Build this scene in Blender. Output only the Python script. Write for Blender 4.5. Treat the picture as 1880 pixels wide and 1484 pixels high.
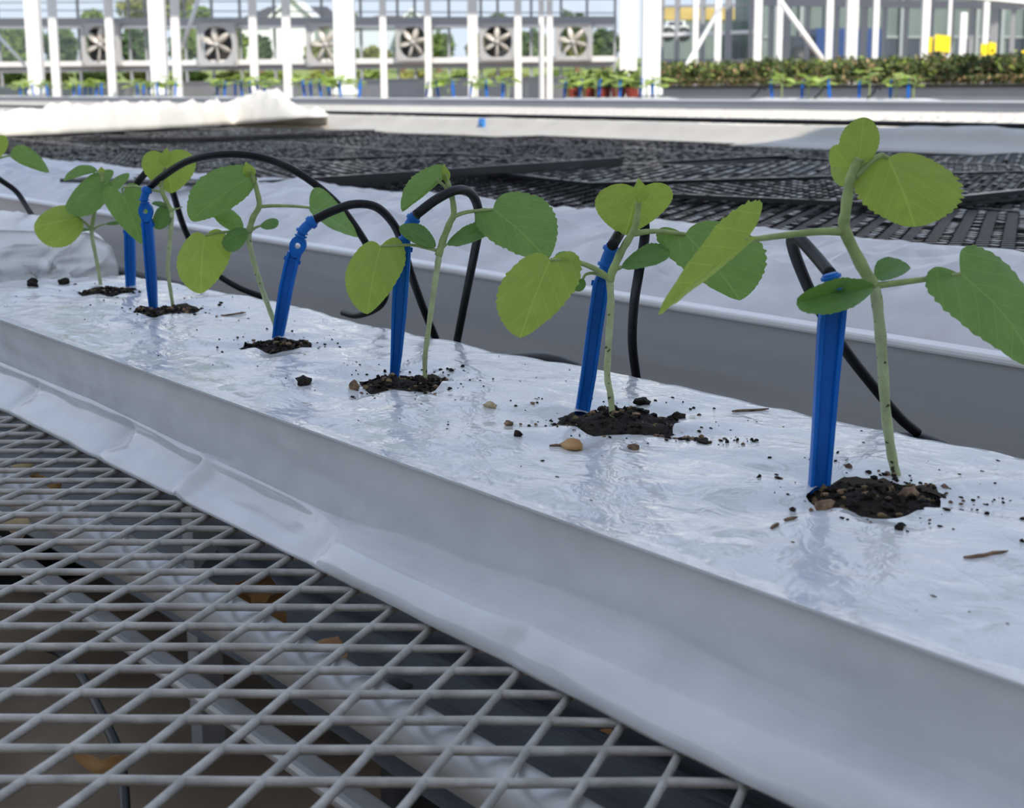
import bpy, bmesh, math, random
from mathutils import Vector, Matrix, noise
import numpy as np

for o in list(bpy.data.objects): bpy.data.objects.remove(o, do_unlink=True)
SC = bpy.context.scene
COL = SC.collection
V = Vector
rnd = random.Random(7)

# ------------------------------------------------------------------ camera
# world: X runs along the benches, Y across them, Z up, Z = 0 is the bench mesh
F, HOR, SLOPE, VPX, CX, CY = 2900.0, 161.0, -0.005, -1165.0, 940.0, 742.0
CAM = np.array([0.0, 0.0, 0.30])
def _r(x, y): return np.array([(x-CX)/F, (y-CY)/F, 1.0])
_n = np.cross(_r(0, HOR-940*SLOPE), _r(1880, HOR+940*SLOPE)); _n /= np.linalg.norm(_n)
if _n[1] > 0: _n = -_n
_x = -_r(VPX, HOR+SLOPE*(VPX-940)); _x /= np.linalg.norm(_x)
ROT = np.array([_x, np.cross(_n, _x), _n])
cd = bpy.data.cameras.new('camera'); cam = bpy.data.objects.new('camera', cd); COL.objects.link(cam)
cd.sensor_width = 36.0; cd.lens = F/1880*36.0; cd.clip_start = 0.02; cd.clip_end = 500
M = Matrix.Identity(4)
for i in range(3):
    M[i][0] = ROT[i, 0]; M[i][1] = -ROT[i, 1]; M[i][2] = -ROT[i, 2]; M[i][3] = CAM[i]
cam.matrix_world = M
cd.dof.use_dof = True; cd.dof.focus_distance = 1.12; cd.dof.aperture_fstop = 19
SC.camera = cam
FW = ROT[:2, 2]/np.linalg.norm(ROT[:2, 2])            # horizontal forward
FWD = V((FW[0], FW[1], 0)); RGT = V((FW[1], -FW[0], 0)); UP = V((0, 0, 1))
def ray(u, v): return ROT @ _r(u, v)
def at_z(u, v, z):
    d = ray(u, v); return V(CAM + d*((z-CAM[2])/d[2]))
def at_y(u, v, y):
    d = ray(u, v); return V(CAM + d*((y-CAM[1])/d[1]))
def at_d(u, v, dist):
    return V(CAM + ray(u, v)*dist)
def on_plane(u, v, base, off=0.0):
    d = ray(u, v); b = np.array(base[:2])
    t = ((b-CAM[:2]) @ FW + off)/(d[:2] @ FW)
    return V(CAM + d*t)
def depth_of(p): return float((np.array(p)-CAM) @ ROT[:, 2])

# ------------------------------------------------------------------ world, sun, exposure
W = bpy.data.worlds.new('sky'); SC.world = W; W.use_nodes = True
nt = W.node_tree; nt.nodes.clear()
wo = nt.nodes.new('ShaderNodeOutputWorld'); bg = nt.nodes.new('ShaderNodeBackground')
tc = nt.nodes.new('ShaderNodeTexCoord'); sx = nt.nodes.new('ShaderNodeSeparateXYZ')
cr = nt.nodes.new('ShaderNodeValToRGB')
nt.links.new(tc.outputs['Generated'], sx.inputs[0]); nt.links.new(sx.outputs['Z'], cr.inputs[0])
cr.color_ramp.elements[0].position = 0.0; cr.color_ramp.elements[0].color = (0.78, 0.85, 0.97, 1)
cr.color_ramp.elements[1].position = 0.7; cr.color_ramp.elements[1].color = (0.48, 0.60, 0.85, 1)
e = cr.color_ramp.elements.new(0.12); e.color = (0.70, 0.80, 0.96, 1)
nt.links.new(cr.outputs[0], bg.inputs[0]); bg.inputs[1].default_value = 1.0
nt.links.new(bg.outputs[0], wo.inputs[0])
sl = bpy.data.lights.new('sun', 'SUN'); sl.energy = 4.3; sl.angle = math.radians(0.6); sl.color = (1.0, 0.93, 0.82)
sun = bpy.data.objects.new('sun', sl); COL.objects.link(sun)
SUN_EL = math.radians(40)
_sd = (FWD*0.94 - RGT*0.34).normalized()*math.cos(SUN_EL) - UP*math.sin(SUN_EL)      # travel direction of the light
sun.rotation_euler = _sd.to_track_quat('-Z', 'Y').to_euler()
SC.view_settings.view_transform = 'Standard'; SC.view_settings.look = 'None'
SC.view_settings.gamma = 1.0; SC.view_settings.use_curve_mapping = False
SC.view_settings.exposure = 0.20

# ------------------------------------------------------------------ materials
MATS = {}
def mat(name, col, rough=0.5, metal=0.0, spec=0.5, noise_amt=0.0, noise_scale=20.0, col2=None, bump=0.0, bump_scale=60.0,
        trans=0.0, coat=0.0, stretch=None, detail=4.0):
    if name in MATS: return MATS[name]
    m = bpy.data.materials.new(name); m.use_nodes = True; MATS[name] = m
    t = m.node_tree; n = t.nodes; b = n['Principled BSDF']
    b.inputs['Base Color'].default_value = (*col, 1); b.inputs['Roughness'].default_value = rough
    b.inputs['Metallic'].default_value = metal; b.inputs['Specular IOR Level'].default_value = spec
    if coat: b.inputs['Coat Weight'].default_value = coat; b.inputs['Coat Roughness'].default_value = 0.08
    co = n.new('ShaderNodeTexCoord'); vec = co.outputs['Object']
    if stretch:
        mp = n.new('ShaderNodeMapping'); mp.inputs['Scale'].default_value = stretch
        t.links.new(vec, mp.inputs[0]); vec = mp.outputs[0]
    if noise_amt or col2:
        nz = n.new('ShaderNodeTexNoise'); nz.inputs['Scale'].default_value = noise_scale; nz.inputs['Detail'].default_value = detail
        t.links.new(vec, nz.inputs['Vector'])
        r = n.new('ShaderNodeValToRGB'); r.color_ramp.elements[0].position = 0.35; r.color_ramp.elements[1].position = 0.68
        c2 = col2 or tuple(min(1, c*(1+noise_amt)) for c in col)
        c1 = col if col2 else tuple(c*(1-noise_amt) for c in col)
        r.color_ramp.elements[0].color = (*c1, 1); r.color_ramp.elements[1].color = (*c2, 1)
        t.links.new(nz.outputs['Fac'], r.inputs[0]); t.links.new(r.outputs[0], b.inputs['Base Color'])
    if bump:
        nb = n.new('ShaderNodeTexNoise'); nb.inputs['Scale'].default_value = bump_scale; nb.inputs['Detail'].default_value = 5
        t.links.new(vec, nb.inputs['Vector'])
        bp = n.new('ShaderNodeBump'); bp.inputs['Strength'].default_value = bump; bp.inputs['Distance'].default_value = 0.004
        t.links.new(nb.outputs['Fac'], bp.inputs['Height']); t.links.new(bp.outputs[0], b.inputs['Normal'])
    if trans:
        tr = n.new('ShaderNodeBsdfTranslucent'); tr.inputs[0].default_value = (*col, 1)
        mx = n.new('ShaderNodeMixShader'); mx.inputs[0].default_value = trans
        o = n['Material Output']
        t.links.new(b.outputs[0], mx.inputs[1]); t.links.new(tr.outputs[0], mx.inputs[2]); t.links.new(mx.outputs[0], o.inputs[0])
    return m

def leaf_mat(name, top, back, transl=0.45):
    m = bpy.data.materials.new(name); m.use_nodes = True; MATS[name] = m
    t = m.node_tree; n = t.nodes; b = n['Principled BSDF']; L = t.links
    b.inputs['Roughness'].default_value = 0.45; b.inputs['Specular IOR Level'].default_value = 0.35
    uv = n.new('ShaderNodeUVMap'); uv.uv_map = 'leaf'; sp = n.new('ShaderNodeSeparateXYZ'); L.new(uv.outputs[0], sp.inputs[0])
    def mth(op, a, bb=None, clamp=False):
        q = n.new('ShaderNodeMath'); q.operation = op; q.use_clamp = clamp
        for i, x in enumerate((a, bb)):
            if x is None: continue
            if isinstance(x, (int, float)): q.inputs[i].default_value = x
            else: L.new(x, q.inputs[i])
        return q.outputs[0]
    u = sp.outputs[0]; av = mth('ABSOLUTE', mth('SUBTRACT', mth('MULTIPLY', sp.outputs[1], 2.0), 1.0))
    mid = mth('SUBTRACT', 1.0, mth('MULTIPLY', av, 28.0), True)
    # side veins fan out from the midrib
    ph = mth('FRACT', mth('MULTIPLY', mth('SUBTRACT', u, mth('MULTIPLY', av, 0.62)), 4.2))
    lat = mth('SUBTRACT', 1.0, mth('MULTIPLY', mth('ABSOLUTE', mth('SUBTRACT', ph, 0.5)), 14.0), True)
    fine = n.new('ShaderNodeTexVoronoi'); fine.feature = 'DISTANCE_TO_EDGE'; fine.inputs['Scale'].default_value = 26
    L.new(uv.outputs[0], fine.inputs['Vector'])
    fv = mth('MULTIPLY', mth('SUBTRACT', 1.0, mth('MULTIPLY', fine.outputs['Distance'], 9.0), True), 0.25)
    vein = mth('MAXIMUM', mth('MAXIMUM', mid, mth('MULTIPLY', lat, 0.6)), fv)
    nz = n.new('ShaderNodeTexNoise'); nz.inputs['Scale'].default_value = 3.5; L.new(uv.outputs[0], nz.inputs['Vector'])
    def ramp(c):
        mx = n.new('ShaderNodeMixRGB'); mx.inputs[1].default_value = (*[x*0.82 for x in c], 1); mx.inputs[2].default_value = (*[x*1.18 for x in c], 1)
        L.new(nz.outputs['Fac'], mx.inputs[0])
        m2 = n.new('ShaderNodeMixRGB'); L.new(mth('MULTIPLY', vein, 0.55), m2.inputs[0]); L.new(mx.outputs[0], m2.inputs[1])
        m2.inputs[2].default_value = (min(1, c[0]*1.5+.06), min(1, c[1]*1.35+.06), min(1, c[2]*1.3+.03), 1)
        return m2.outputs[0]
    L.new(ramp(top), b.inputs['Base Color'])
    tr = n.new('ShaderNodeBsdfTranslucent'); L.new(ramp(back), tr.inputs[0])
    bp = n.new('ShaderNodeBump'); bp.inputs['Strength'].default_value = 0.35; bp.inputs['Distance'].default_value = 0.0015
    L.new(mth('SUBTRACT', nz.outputs['Fac'], mth('MULTIPLY', vein, 0.6)), bp.inputs['Height']); L.new(bp.outputs[0], b.inputs['Normal'])
    mx = n.new('ShaderNodeMixShader'); mx.inputs[0].default_value = transl
    L.new(b.outputs[0], mx.inputs[1]); L.new(tr.outputs[0], mx.inputs[2]); L.new(mx.outputs[0], n['Material Output'].inputs[0])
    return m

leaf_mat('leaf_backlit', (0.30, 0.42, 0.08), (0.42, 0.56, 0.08), 0.5)  # yellow-green of backlit leaves put into the colour; shoot tips share it
leaf_mat('leaf_frontlit', (0.15, 0.29, 0.09), (0.28, 0.46, 0.07), 0.42)  # same leaves where front-lit, the bluish sky tone put into the colour
leaf_mat('cotyledon', (0.10, 0.23, 0.06), (0.20, 0.36, 0.05), 0.30)
mat('stem', (0.36, 0.47, 0.17), 0.5, noise_amt=0.18, noise_scale=120, trans=0.15)
mat('stem_pale', (0.50, 0.58, 0.30), 0.5, noise_amt=0.15, noise_scale=120, trans=0.12)
mat('blue_plastic', (0.004, 0.135, 0.52), 0.40, spec=0.30, noise_amt=0.08, noise_scale=40, bump=0.06, bump_scale=90)
mat('black_tube', (0.006, 0.006, 0.008), 0.45, spec=0.25, noise_amt=0.2, noise_scale=60)
mat('black_mesh', (0.014, 0.014, 0.016), 0.20, spec=0.8, noise_amt=0.25, noise_scale=30)
mat('soil', (0.004, 0.003, 0.002), 0.9, col2=(0.020, 0.012, 0.007), noise_scale=170, bump=0.9, bump_scale=300)
mat('coir', (0.09, 0.06, 0.028), 0.9, col2=(0.26, 0.19, 0.09), noise_scale=90, bump=0.8, bump_scale=200)
mat('bark', (0.10, 0.06, 0.04), 0.85, col2=(0.35, 0.22, 0.13), noise_scale=140, bump=0.6, bump_scale=200)
mat('galv', (0.43, 0.42, 0.40), 0.55, metal=0.25, noise_amt=0.22, noise_scale=55, bump=0.25, bump_scale=240)
mat('galv_pipe', (0.47, 0.48, 0.49), 0.42, metal=0.5, noise_amt=0.16, noise_scale=16, bump=0.10, bump_scale=120)
mat('aluminium', (0.52, 0.53, 0.54), 0.34, metal=0.35, noise_amt=0.07, noise_scale=6, stretch=(0.4, 1, 6), bump=0.03, bump_scale=30)
mat('alu_edge', (0.86, 0.86, 0.87), 0.35)
mat('far_rail', (0.36, 0.36, 0.37), 0.5, metal=0.3, noise_amt=0.06, noise_scale=2)
mat('white_paint', (0.84, 0.84, 0.83), 0.45, noise_amt=0.03, noise_scale=3)
mat('grey_paint', (0.26, 0.26, 0.27), 0.5)
mat('frame_grey', (0.36, 0.37, 0.39), 0.5)
mat('heap_film', (0.84, 0.80, 0.72), 0.38, noise_amt=0.07, noise_scale=5, trans=0.15, bump=0.5, bump_scale=14)  # rim film made lighter, the sun's glare on the heap put into the colour
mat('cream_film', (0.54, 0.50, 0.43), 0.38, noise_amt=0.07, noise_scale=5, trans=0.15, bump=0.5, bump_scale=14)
mat('liner_film', (0.70, 0.69, 0.70), 0.28, noise_amt=0.10, noise_scale=9, trans=0.12, bump=0.9, bump_scale=16)
mat('white_film', (0.86, 0.86, 0.86), 0.30, noise_amt=0.03, noise_scale=9, trans=0.12, bump=0.3, bump_scale=30)
mat('concrete', (0.15, 0.11, 0.075), 0.9, col2=(0.34, 0.26, 0.18), noise_scale=2.5, bump=0.4, bump_scale=30)
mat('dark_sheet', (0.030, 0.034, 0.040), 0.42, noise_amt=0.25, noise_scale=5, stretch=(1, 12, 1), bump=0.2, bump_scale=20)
mat('dry_leaf', (0.42, 0.20, 0.06), 0.6, col2=(0.70, 0.45, 0.20), noise_scale=30, trans=0.2)
mat('dry_leaf_pale', (0.55, 0.42, 0.22), 0.6, col2=(0.72, 0.62, 0.42), noise_scale=40, trans=0.2)
mat('grass', (0.16, 0.23, 0.05), 0.9, col2=(0.34, 0.38, 0.12), noise_scale=1.2, detail=8)
mat('foliage', (0.10, 0.17, 0.03), 0.7, col2=(0.30, 0.40, 0.09), noise_scale=1.4, trans=0.25, detail=6)
mat('foliage_olive', (0.16, 0.18, 0.04), 0.7, col2=(0.42, 0.42, 0.11), noise_scale=1.1, trans=0.25, detail=6)
mat('foliage_dark', (0.05, 0.10, 0.035), 0.8, col2=(0.16, 0.24, 0.08), noise_scale=2.0, trans=0.15, detail=6)
mat('bed_leaf', (0.035, 0.055, 0.012), 0.6, col2=(0.18, 0.24, 0.08), noise_scale=5, trans=0.3)
mat('bed_dry', (0.20, 0.12, 0.05), 0.7, col2=(0.50, 0.36, 0.18), noise_scale=8)
mat('lime_leaf', (0.36, 0.50, 0.08), 0.5, col2=(0.55, 0.66, 0.20), noise_scale=20, trans=0.4)
mat('house_wall', (0.82, 0.82, 0.82), 0.8)
mat('house_roof', (0.07, 0.065, 0.07), 0.8, noise_amt=0.12, noise_scale=2)
mat('house_wall_blue', (0.62, 0.66, 0.74), 0.8)
mat('roof_red', (0.22, 0.15, 0.14), 0.8, noise_amt=0.12, noise_scale=2)
mat('window_dark', (0.05, 0.06, 0.08), 0.2)
mat('fan_dark', (0.035, 0.034, 0.036), 0.6)
mat('fan_housing', (0.52, 0.52, 0.52), 0.5, metal=0.2)
mat('blade', (0.66, 0.62, 0.56), 0.35, metal=0.2)
mat('yellow_card', (0.95, 0.72, 0.01), 0.5)
mat('blue_clip', (0.05, 0.25, 0.60), 0.4)
mat('red_tray', (0.25, 0.04, 0.025), 0.6)
mat('black_tray', (0.02, 0.02, 0.02), 0.5)
mat('truck_blue', (0.012, 0.05, 0.20), 0.4)
mat('truck_dark', (0.03, 0.035, 0.05), 0.5)
mat('bld_green', (0.16, 0.20, 0.19), 0.6, noise_amt=0.2, noise_scale=0.6)
mat('bld_yellow', (0.62, 0.44, 0.14), 0.7, noise_amt=0.15, noise_scale=1.5)
mat('screen_cloth', (0.83, 0.86, 0.90), 0.9, trans=0.62)  # faint blue, to cool the light under the added shade cloth

def film_mat():
    m = mat('slab_film', (0.72, 0.74, 0.77), 0.10, spec=0.55)
    t = m.node_tree; n = t.nodes; L = t.links; b = n['Principled BSDF']
    co = n.new('ShaderNodeTexCoord')
    def nz(scale, st, det=3, dist=0.0):
        mp = n.new('ShaderNodeMapping'); mp.inputs['Scale'].default_value = st; L.new(co.outputs['Object'], mp.inputs[0])
        q = n.new('ShaderNodeTexNoise'); q.inputs['Scale'].default_value = scale; q.inputs['Detail'].default_value = det
        q.inputs['Distortion'].default_value = dist; L.new(mp.outputs[0], q.inputs['Vector']); return q.outputs['Fac']
    def rid(x):   # sharp creases
        a = n.new('ShaderNodeMath'); a.operation = 'SUBTRACT'; L.new(x, a.inputs[0]); a.inputs[1].default_value = 0.5
        c = n.new('ShaderNodeMath'); c.operation = 'ABSOLUTE'; L.new(a.outputs[0], c.inputs[0])
        d = n.new('ShaderNodeMath'); d.operation = 'POWER'; L.new(c.outputs[0], d.inputs[0]); d.inputs[1].default_value = 0.6
        return d.outputs[0]
    a = rid(nz(16, (1, 1.5, 1), 3, 0.6)); c = rid(nz(48, (1, 1.2, 1), 3, 1.0)); dd = nz(130, (1, 1, 1), 2)
    s1 = n.new('ShaderNodeMath'); s1.operation = 'MULTIPLY_ADD'; L.new(c, s1.inputs[0]); s1.inputs[1].default_value = 0.40; L.new(a, s1.inputs[2])
    s2 = n.new('ShaderNodeMath'); s2.operation = 'MULTIPLY_ADD'; L.new(dd, s2.inputs[0]); s2.inputs[1].default_value = 0.10; L.new(s1.outputs[0], s2.inputs[2])
    # the top is crinkled, the stretched sides are smooth
    sp = n.new('ShaderNodeSeparateXYZ'); L.new(co.outputs['Object'], sp.inputs[0])
    mr = n.new('ShaderNodeMapRange'); L.new(sp.outputs['Z'], mr.inputs[0])
    mr.inputs[1].default_value = 0.074; mr.inputs[2].default_value = 0.083; mr.inputs[3].default_value = 0.05; mr.inputs[4].default_value = 0.42
    bp = n.new('ShaderNodeBump'); bp.inputs['Distance'].default_value = 0.0030
    L.new(mr.outputs[0], bp.inputs['Strength']); L.new(s2.outputs[0], bp.inputs['Height']); L.new(bp.outputs[0], b.inputs['Normal'])
    # faint cloudy print of the damp substrate behind the film
    r = n.new('ShaderNodeValToRGB'); r.color_ramp.elements[0].position = 0.3; r.color_ramp.elements[1].position = 0.7
    r.color_ramp.elements[0].color = (0.64, 0.67, 0.70, 1); r.color_ramp.elements[1].color = (0.75, 0.78, 0.81, 1)
    L.new(nz(18, (1, 1, 1.6), 4), r.inputs[0]); L.new(r.outputs[0], b.inputs['Base Color'])
    return m
film_mat()
def speckle(m):          # dark flecks of soil on the lower stems
    t = m.node_tree; n = t.nodes; b = n['Principled BSDF']; src = b.inputs['Base Color'].links[0].from_socket
    co = n.new('ShaderNodeTexCoord'); q = n.new('ShaderNodeTexNoise'); q.inputs['Scale'].default_value = 230; q.inputs['Detail'].default_value = 1
    t.links.new(co.outputs['Object'], q.inputs['Vector']); r = n.new('ShaderNodeValToRGB'); r.color_ramp.elements[0].position = 0.66; r.color_ramp.elements[1].position = 0.70
    t.links.new(q.outputs['Fac'], r.inputs[0]); mx = n.new('ShaderNodeMixRGB'); mx.inputs[2].default_value = (0.05, 0.045, 0.025, 1)
    t.links.new(r.outputs[0], mx.inputs[0]); t.links.new(src, mx.inputs[1]); t.links.new(mx.outputs[0], b.inputs['Base Color'])
speckle(MATS['stem_pale'])

def glass_mat():
    m = bpy.data.materials.new('glass_pane'); m.use_nodes = True; MATS['glass_pane'] = m
    t = m.node_tree; n = t.nodes; n.remove(n['Principled BSDF'])
    tr = n.new('ShaderNodeBsdfTransparent'); tr.inputs[0].default_value = (0.94, 0.96, 0.96, 1)
    gl = n.new('ShaderNodeBsdfGlossy'); gl.inputs['Roughness'].default_value = 0.03
    mx = n.new('ShaderNodeMixShader'); fr = n.new('ShaderNodeFresnel'); fr.inputs[0].default_value = 1.4
    t.links.new(fr.outputs[0], mx.inputs[0]); t.links.new(tr.outputs[0], mx.inputs[1]); t.links.new(gl.outputs[0], mx.inputs[2])
    t.links.new(mx.outputs[0], n['Material Output'].inputs[0])
glass_mat()

# ------------------------------------------------------------------ mesh helpers
def tag(o, label=None, cat=None, group=None, kind=None):
    if label: o['label'] = label
    if cat: o['category'] = cat
    if group: o['group'] = group
    if kind: o['kind'] = kind
    return o
def empty(name, loc, label=None, cat=None, group=None, kind=None):
    o = bpy.data.objects.new(name, None); o.empty_display_size = 0.02; o.location = loc; COL.objects.link(o)
    return tag(o, label, cat, group, kind)
def link(name, me, parent=None, loc=None):
    o = bpy.data.objects.new(name, me); COL.objects.link(o)
    if parent is not None:
        o.parent = parent
        if loc is None: o.location = -V(parent.location) if parent.parent is None else V((0, 0, 0))   # meshes are made in world space
    if loc is not None: o.location = loc
    return o
class MB:
    def __init__(s): s.v = []; s.f = []; s.mi = []; s.uv = {}
    def add(s, vs, fs, mi=0):
        k = len(s.v); s.v += [tuple(x) for x in vs]; s.f += [tuple(i+k for i in f) for f in fs]; s.mi += [mi]*len(fs); return k
    def box(s, a, b, mi=0):
        x0, y0, z0 = a; x1, y1, z1 = b
        s.add([(x0,y0,z0),(x1,y0,z0),(x1,y1,z0),(x0,y1,z0),(x0,y0,z1),(x1,y0,z1),(x1,y1,z1),(x0,y1,z1)],
              [(0,3,2,1),(4,5,6,7),(0,1,5,4),(1,2,6,5),(2,3,7,6),(3,0,4,7)], mi)
    def obox(s, c, ax, ay, az, mi=0):       # oriented box: centre, three half-vectors
        c = V(c); vs = [c+ax*i+ay*j+az*k for k in (-1,1) for i, j in ((-1,-1),(1,-1),(1,1),(-1,1))]
        s.add(vs, [(0,3,2,1),(4,5,6,7),(0,1,5,4),(1,2,6,5),(2,3,7,6),(3,0,4,7)], mi)
    def bar(s, p, q, w, h, upv=UP, mi=0):
        p = V(p); q = V(q); d = q-p; sd = d.cross(V(upv)).normalized()*w/2; u = sd.cross(d).normalized()*h/2
        s.obox((p+q)/2, d/2, sd, u, mi)
    def tube(s, pts, rad, seg=8, cap=True, mi=0):
        pts = [V(p) for p in pts]; n = len(pts)
        rs = rad if isinstance(rad, (list, tuple)) else [rad]*n
        up = V((0, 0, 1)); rings = []
        t0 = (pts[1]-pts[0]).normalized(); nrm = t0.cross(V((0.31, 0.52, 0.8))).normalized()
        vs = []
        for i, p in enumerate(pts):
            t = (pts[min(i+1, n-1)]-pts[max(i-1, 0)]).normalized()
            nrm = (nrm - t*nrm.dot(t)).normalized(); bn = t.cross(nrm)
            for k in range(seg):
                a = 2*math.pi*k/seg; vs.append(p+(nrm*math.cos(a)+bn*math.sin(a))*rs[i])
        fs = [(i*seg+k, i*seg+(k+1) % seg, (i+1)*seg+(k+1) % seg, (i+1)*seg+k) for i in range(n-1) for k in range(seg)]
        if cap: fs += [tuple(range(seg-1, -1, -1)), tuple((n-1)*seg+k for k in range(seg))]
        s.add(vs, fs, mi)
    def blob(s, c, r, seed=0, sub=1, amp=0.3, sq=(1, 1, 1), mi=0):
        bm = bmesh.new(); bmesh.ops.create_icosphere(bm, subdivisions=sub, radius=1.0)
        vs = []
        for v in bm.verts:
            d = v.co.normalized(); k = 1+amp*noise.noise(d*1.7+V((seed*3.1, seed*1.7, seed)))*1.6
            vs.append(V(c)+V((d.x*r*sq[0], d.y*r*sq[1], d.z*r*sq[2]))*k)
        bm.verts.index_update(); fs = [tuple(v.index for v in f.verts) for f in bm.faces]; bm.free(); s.add(vs, fs, mi)
    def mesh(s, name, mats, smooth=False):
        me = bpy.data.meshes.new(name); me.from_pydata(s.v, [], s.f)
        for m in (mats if isinstance(mats, (list, tuple)) else [mats]): me.materials.append(MATS[m])
        if len(me.materials) > 1: me.polygons.foreach_set('material_index', s.mi)
        if smooth: me.polygons.foreach_set('use_smooth', [True]*len(me.polygons))
        me.update(); return me
    def obj(s, name, mats, parent=None, smooth=False, loc=None):
        return link(name, s.mesh(name, mats, smooth), parent, loc)
def spline(pts, n=8):
    pts = [V(p) for p in pts]; P = [pts[0]*2-pts[1]]+pts+[pts[-1]*2-pts[-2]]; out = []
    for i in range(1, len(P)-2):
        a, b, c, d = P[i-1:i+3]
        for k in range(n):
            t = k/n; out.append(0.5*((2*b)+(c-a)*t+(2*a-5*b+4*c-d)*t*t+(3*b-a-3*c+d)*t**3))
    out.append(pts[-1]); return out
def fnz(x, y, z, s): return noise.noise(V((x*s, y*s, z*s)))

# ------------------------------------------------------------------ the setting
FLOOR_Z = -0.72
m = MB(); m.box((-75, -14, FLOOR_Z-0.1), (25, 75, FLOOR_Z)); tag(m.obj('floor', 'concrete'), kind='structure')
# unseen shade cloth, added and sized to keep sun off the front benches
m = MB(); cc = V((0,0,0))
q = [V((0,0,2.5))+FWD*(-11.0)-RGT*24, V((0,0,2.5))+FWD*(-11.0)+RGT*24, V((0,0,2.5))+FWD*3.0+RGT*24, V((0,0,2.5))+FWD*2.6-RGT*24]
m.add(q+[x+V((0,0,0.004)) for x in q], [(3,2,1,0),(4,5,6,7),(0,1,5,4),(1,2,6,5),(2,3,7,6),(3,0,4,7)])
tag(m.obj('shade_ceiling', 'screen_cloth'), kind='structure')
# unseen roof strip, added overhead to shade the upper ends of the columns
for d0, d1 in ((24.7, 28.0),):
    m = MB(); m.obox(FWD*((d0+d1)/2)+UP*6.05, RGT*60, FWD*((d1-d0)/2), UP*.05); tag(m.obj('shade_ceiling', 'white_paint'), kind='structure')

m = MB(); m.obox(FWD*(-9.0)+UP*.9, RGT*24, FWD*.03, UP*1.62); tag(m.obj('light_block_wall', 'frame_grey'), kind='structure')  # unseen wall added behind the camera to darken the slab's front face

# ------------------------------------------------------------------ front bench
PX_, PY_ = 0.0424, 0.0567            # diamond pitch along X and Y
def expanded_sheet(x0, x1, y0, y1, px, py, w, h, ox=0.0, oy=0.0, wob=0.0, seed=1, z=0.0, node=1.25):
    mb = MB(); i0 = math.floor((x0-ox)/(px/2)); i1 = math.ceil((x1-ox)/(px/2))
    j0 = math.floor((y0-oy)/(py/2)); j1 = math.ceil((y1-oy)/(py/2))
    def P(i, j):
        x = ox+i*px/2; y = oy+j*py/2
        if wob: x += wob*fnz(i, j, seed, 0.37); y += wob*fnz(i, j, seed+9, 0.41)
        return V((x, y, z + (wob*0.5*fnz(i, j, seed+5, 0.21) if wob else 0)))
    def ok(p): return x0-1e-6 <= p.x <= x1+1e-6 and y0-1e-6 <= p.y <= y1+1e-6
    for i in range(i0, i1+1):
        for j in range(j0, j1+1):
            if (i+j) % 2: continue
            p = P(i, j)
            if not ok(p): continue
            for dj in (1, -1):
                r = P(i+1, j+dj)
                if ok(r):
                    d = (r-p).normalized(); sd = d.cross(UP).normalized()
                    # six-sided strand, thickest where the strands part
                    vs = []
                    for t_, k in ((0, node), (0.22, 1.0), (0.78, 1.0), (1, node)):
                        cpt = p.lerp(r, t_)
                        for a_, b2 in ((-1, 0), (-0.6, 0.5), (0.6, 0.5), (1, 0), (0.6, -0.5), (-0.6, -0.5)):
                            vs.append(cpt+sd*(a_*w/2*k)+UP*(b2*h))
                    fs = [(s_*6+q_, s_*6+(q_+1) % 6, (s_+1)*6+(q_+1) % 6, (s_+1)*6+q_) for s_ in range(3) for q_ in range(6)]
                    mb.add(vs, fs)
    return mb
bench = empty('growing_bench', (-0.9, 0.45, FLOOR_Z), 'grey galvanised bench of diamond mesh on round pipe, under the nearest white slab', 'bench')
expanded_sheet(-2.9, 0.3, 0.02, 1.02, PX_, PY_, 0.0043, 0.0040, -0.468, 0.4575, 0.0016).obj('mesh_top', 'galv', bench, True)
m = MB(); m.tube([(x, 0.392, -0.0182) for x in np.linspace(-4.0, 0.6, 40)], 0.0148, 20); m.obj('support_pipe', 'galv_pipe', bench, True)
m = MB(); m.box((-4.0, 0.388, -0.090), (0.6, 0.407, -0.080)); o = m.obj('support_beam', 'galv_pipe', bench)
bv = o.modifiers.new('b', 'BEVEL'); bv.width = 0.004; bv.segments = 2
for x in (-3.4, -2.2, 0.3):
    m = MB(); m.box((x-.02, 0.38, FLOOR_Z), (x+.02, 0.41, -0.090)); m.obj('leg', 'galv_pipe', bench)
    m = MB(); m.box((x-.02, 0.95, FLOOR_Z), (x+.02, 0.99, -0.006)); m.obj('leg', 'galv_pipe', bench)
m = MB(); m.box((-4.0, 0.97, -0.05), (0.6, 1.0, -0.005)); m.obj('edge_rail', 'galv_pipe', bench)
# folded dark ground sheet lying under the bench
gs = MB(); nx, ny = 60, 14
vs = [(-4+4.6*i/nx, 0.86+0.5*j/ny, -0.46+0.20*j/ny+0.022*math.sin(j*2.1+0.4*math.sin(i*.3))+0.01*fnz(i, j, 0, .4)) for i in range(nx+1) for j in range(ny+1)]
gs.add(vs, [(i*(ny+1)+j, (i+1)*(ny+1)+j, (i+1)*(ny+1)+j+1, i*(ny+1)+j+1) for i in range(nx) for j in range(ny)])
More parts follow.
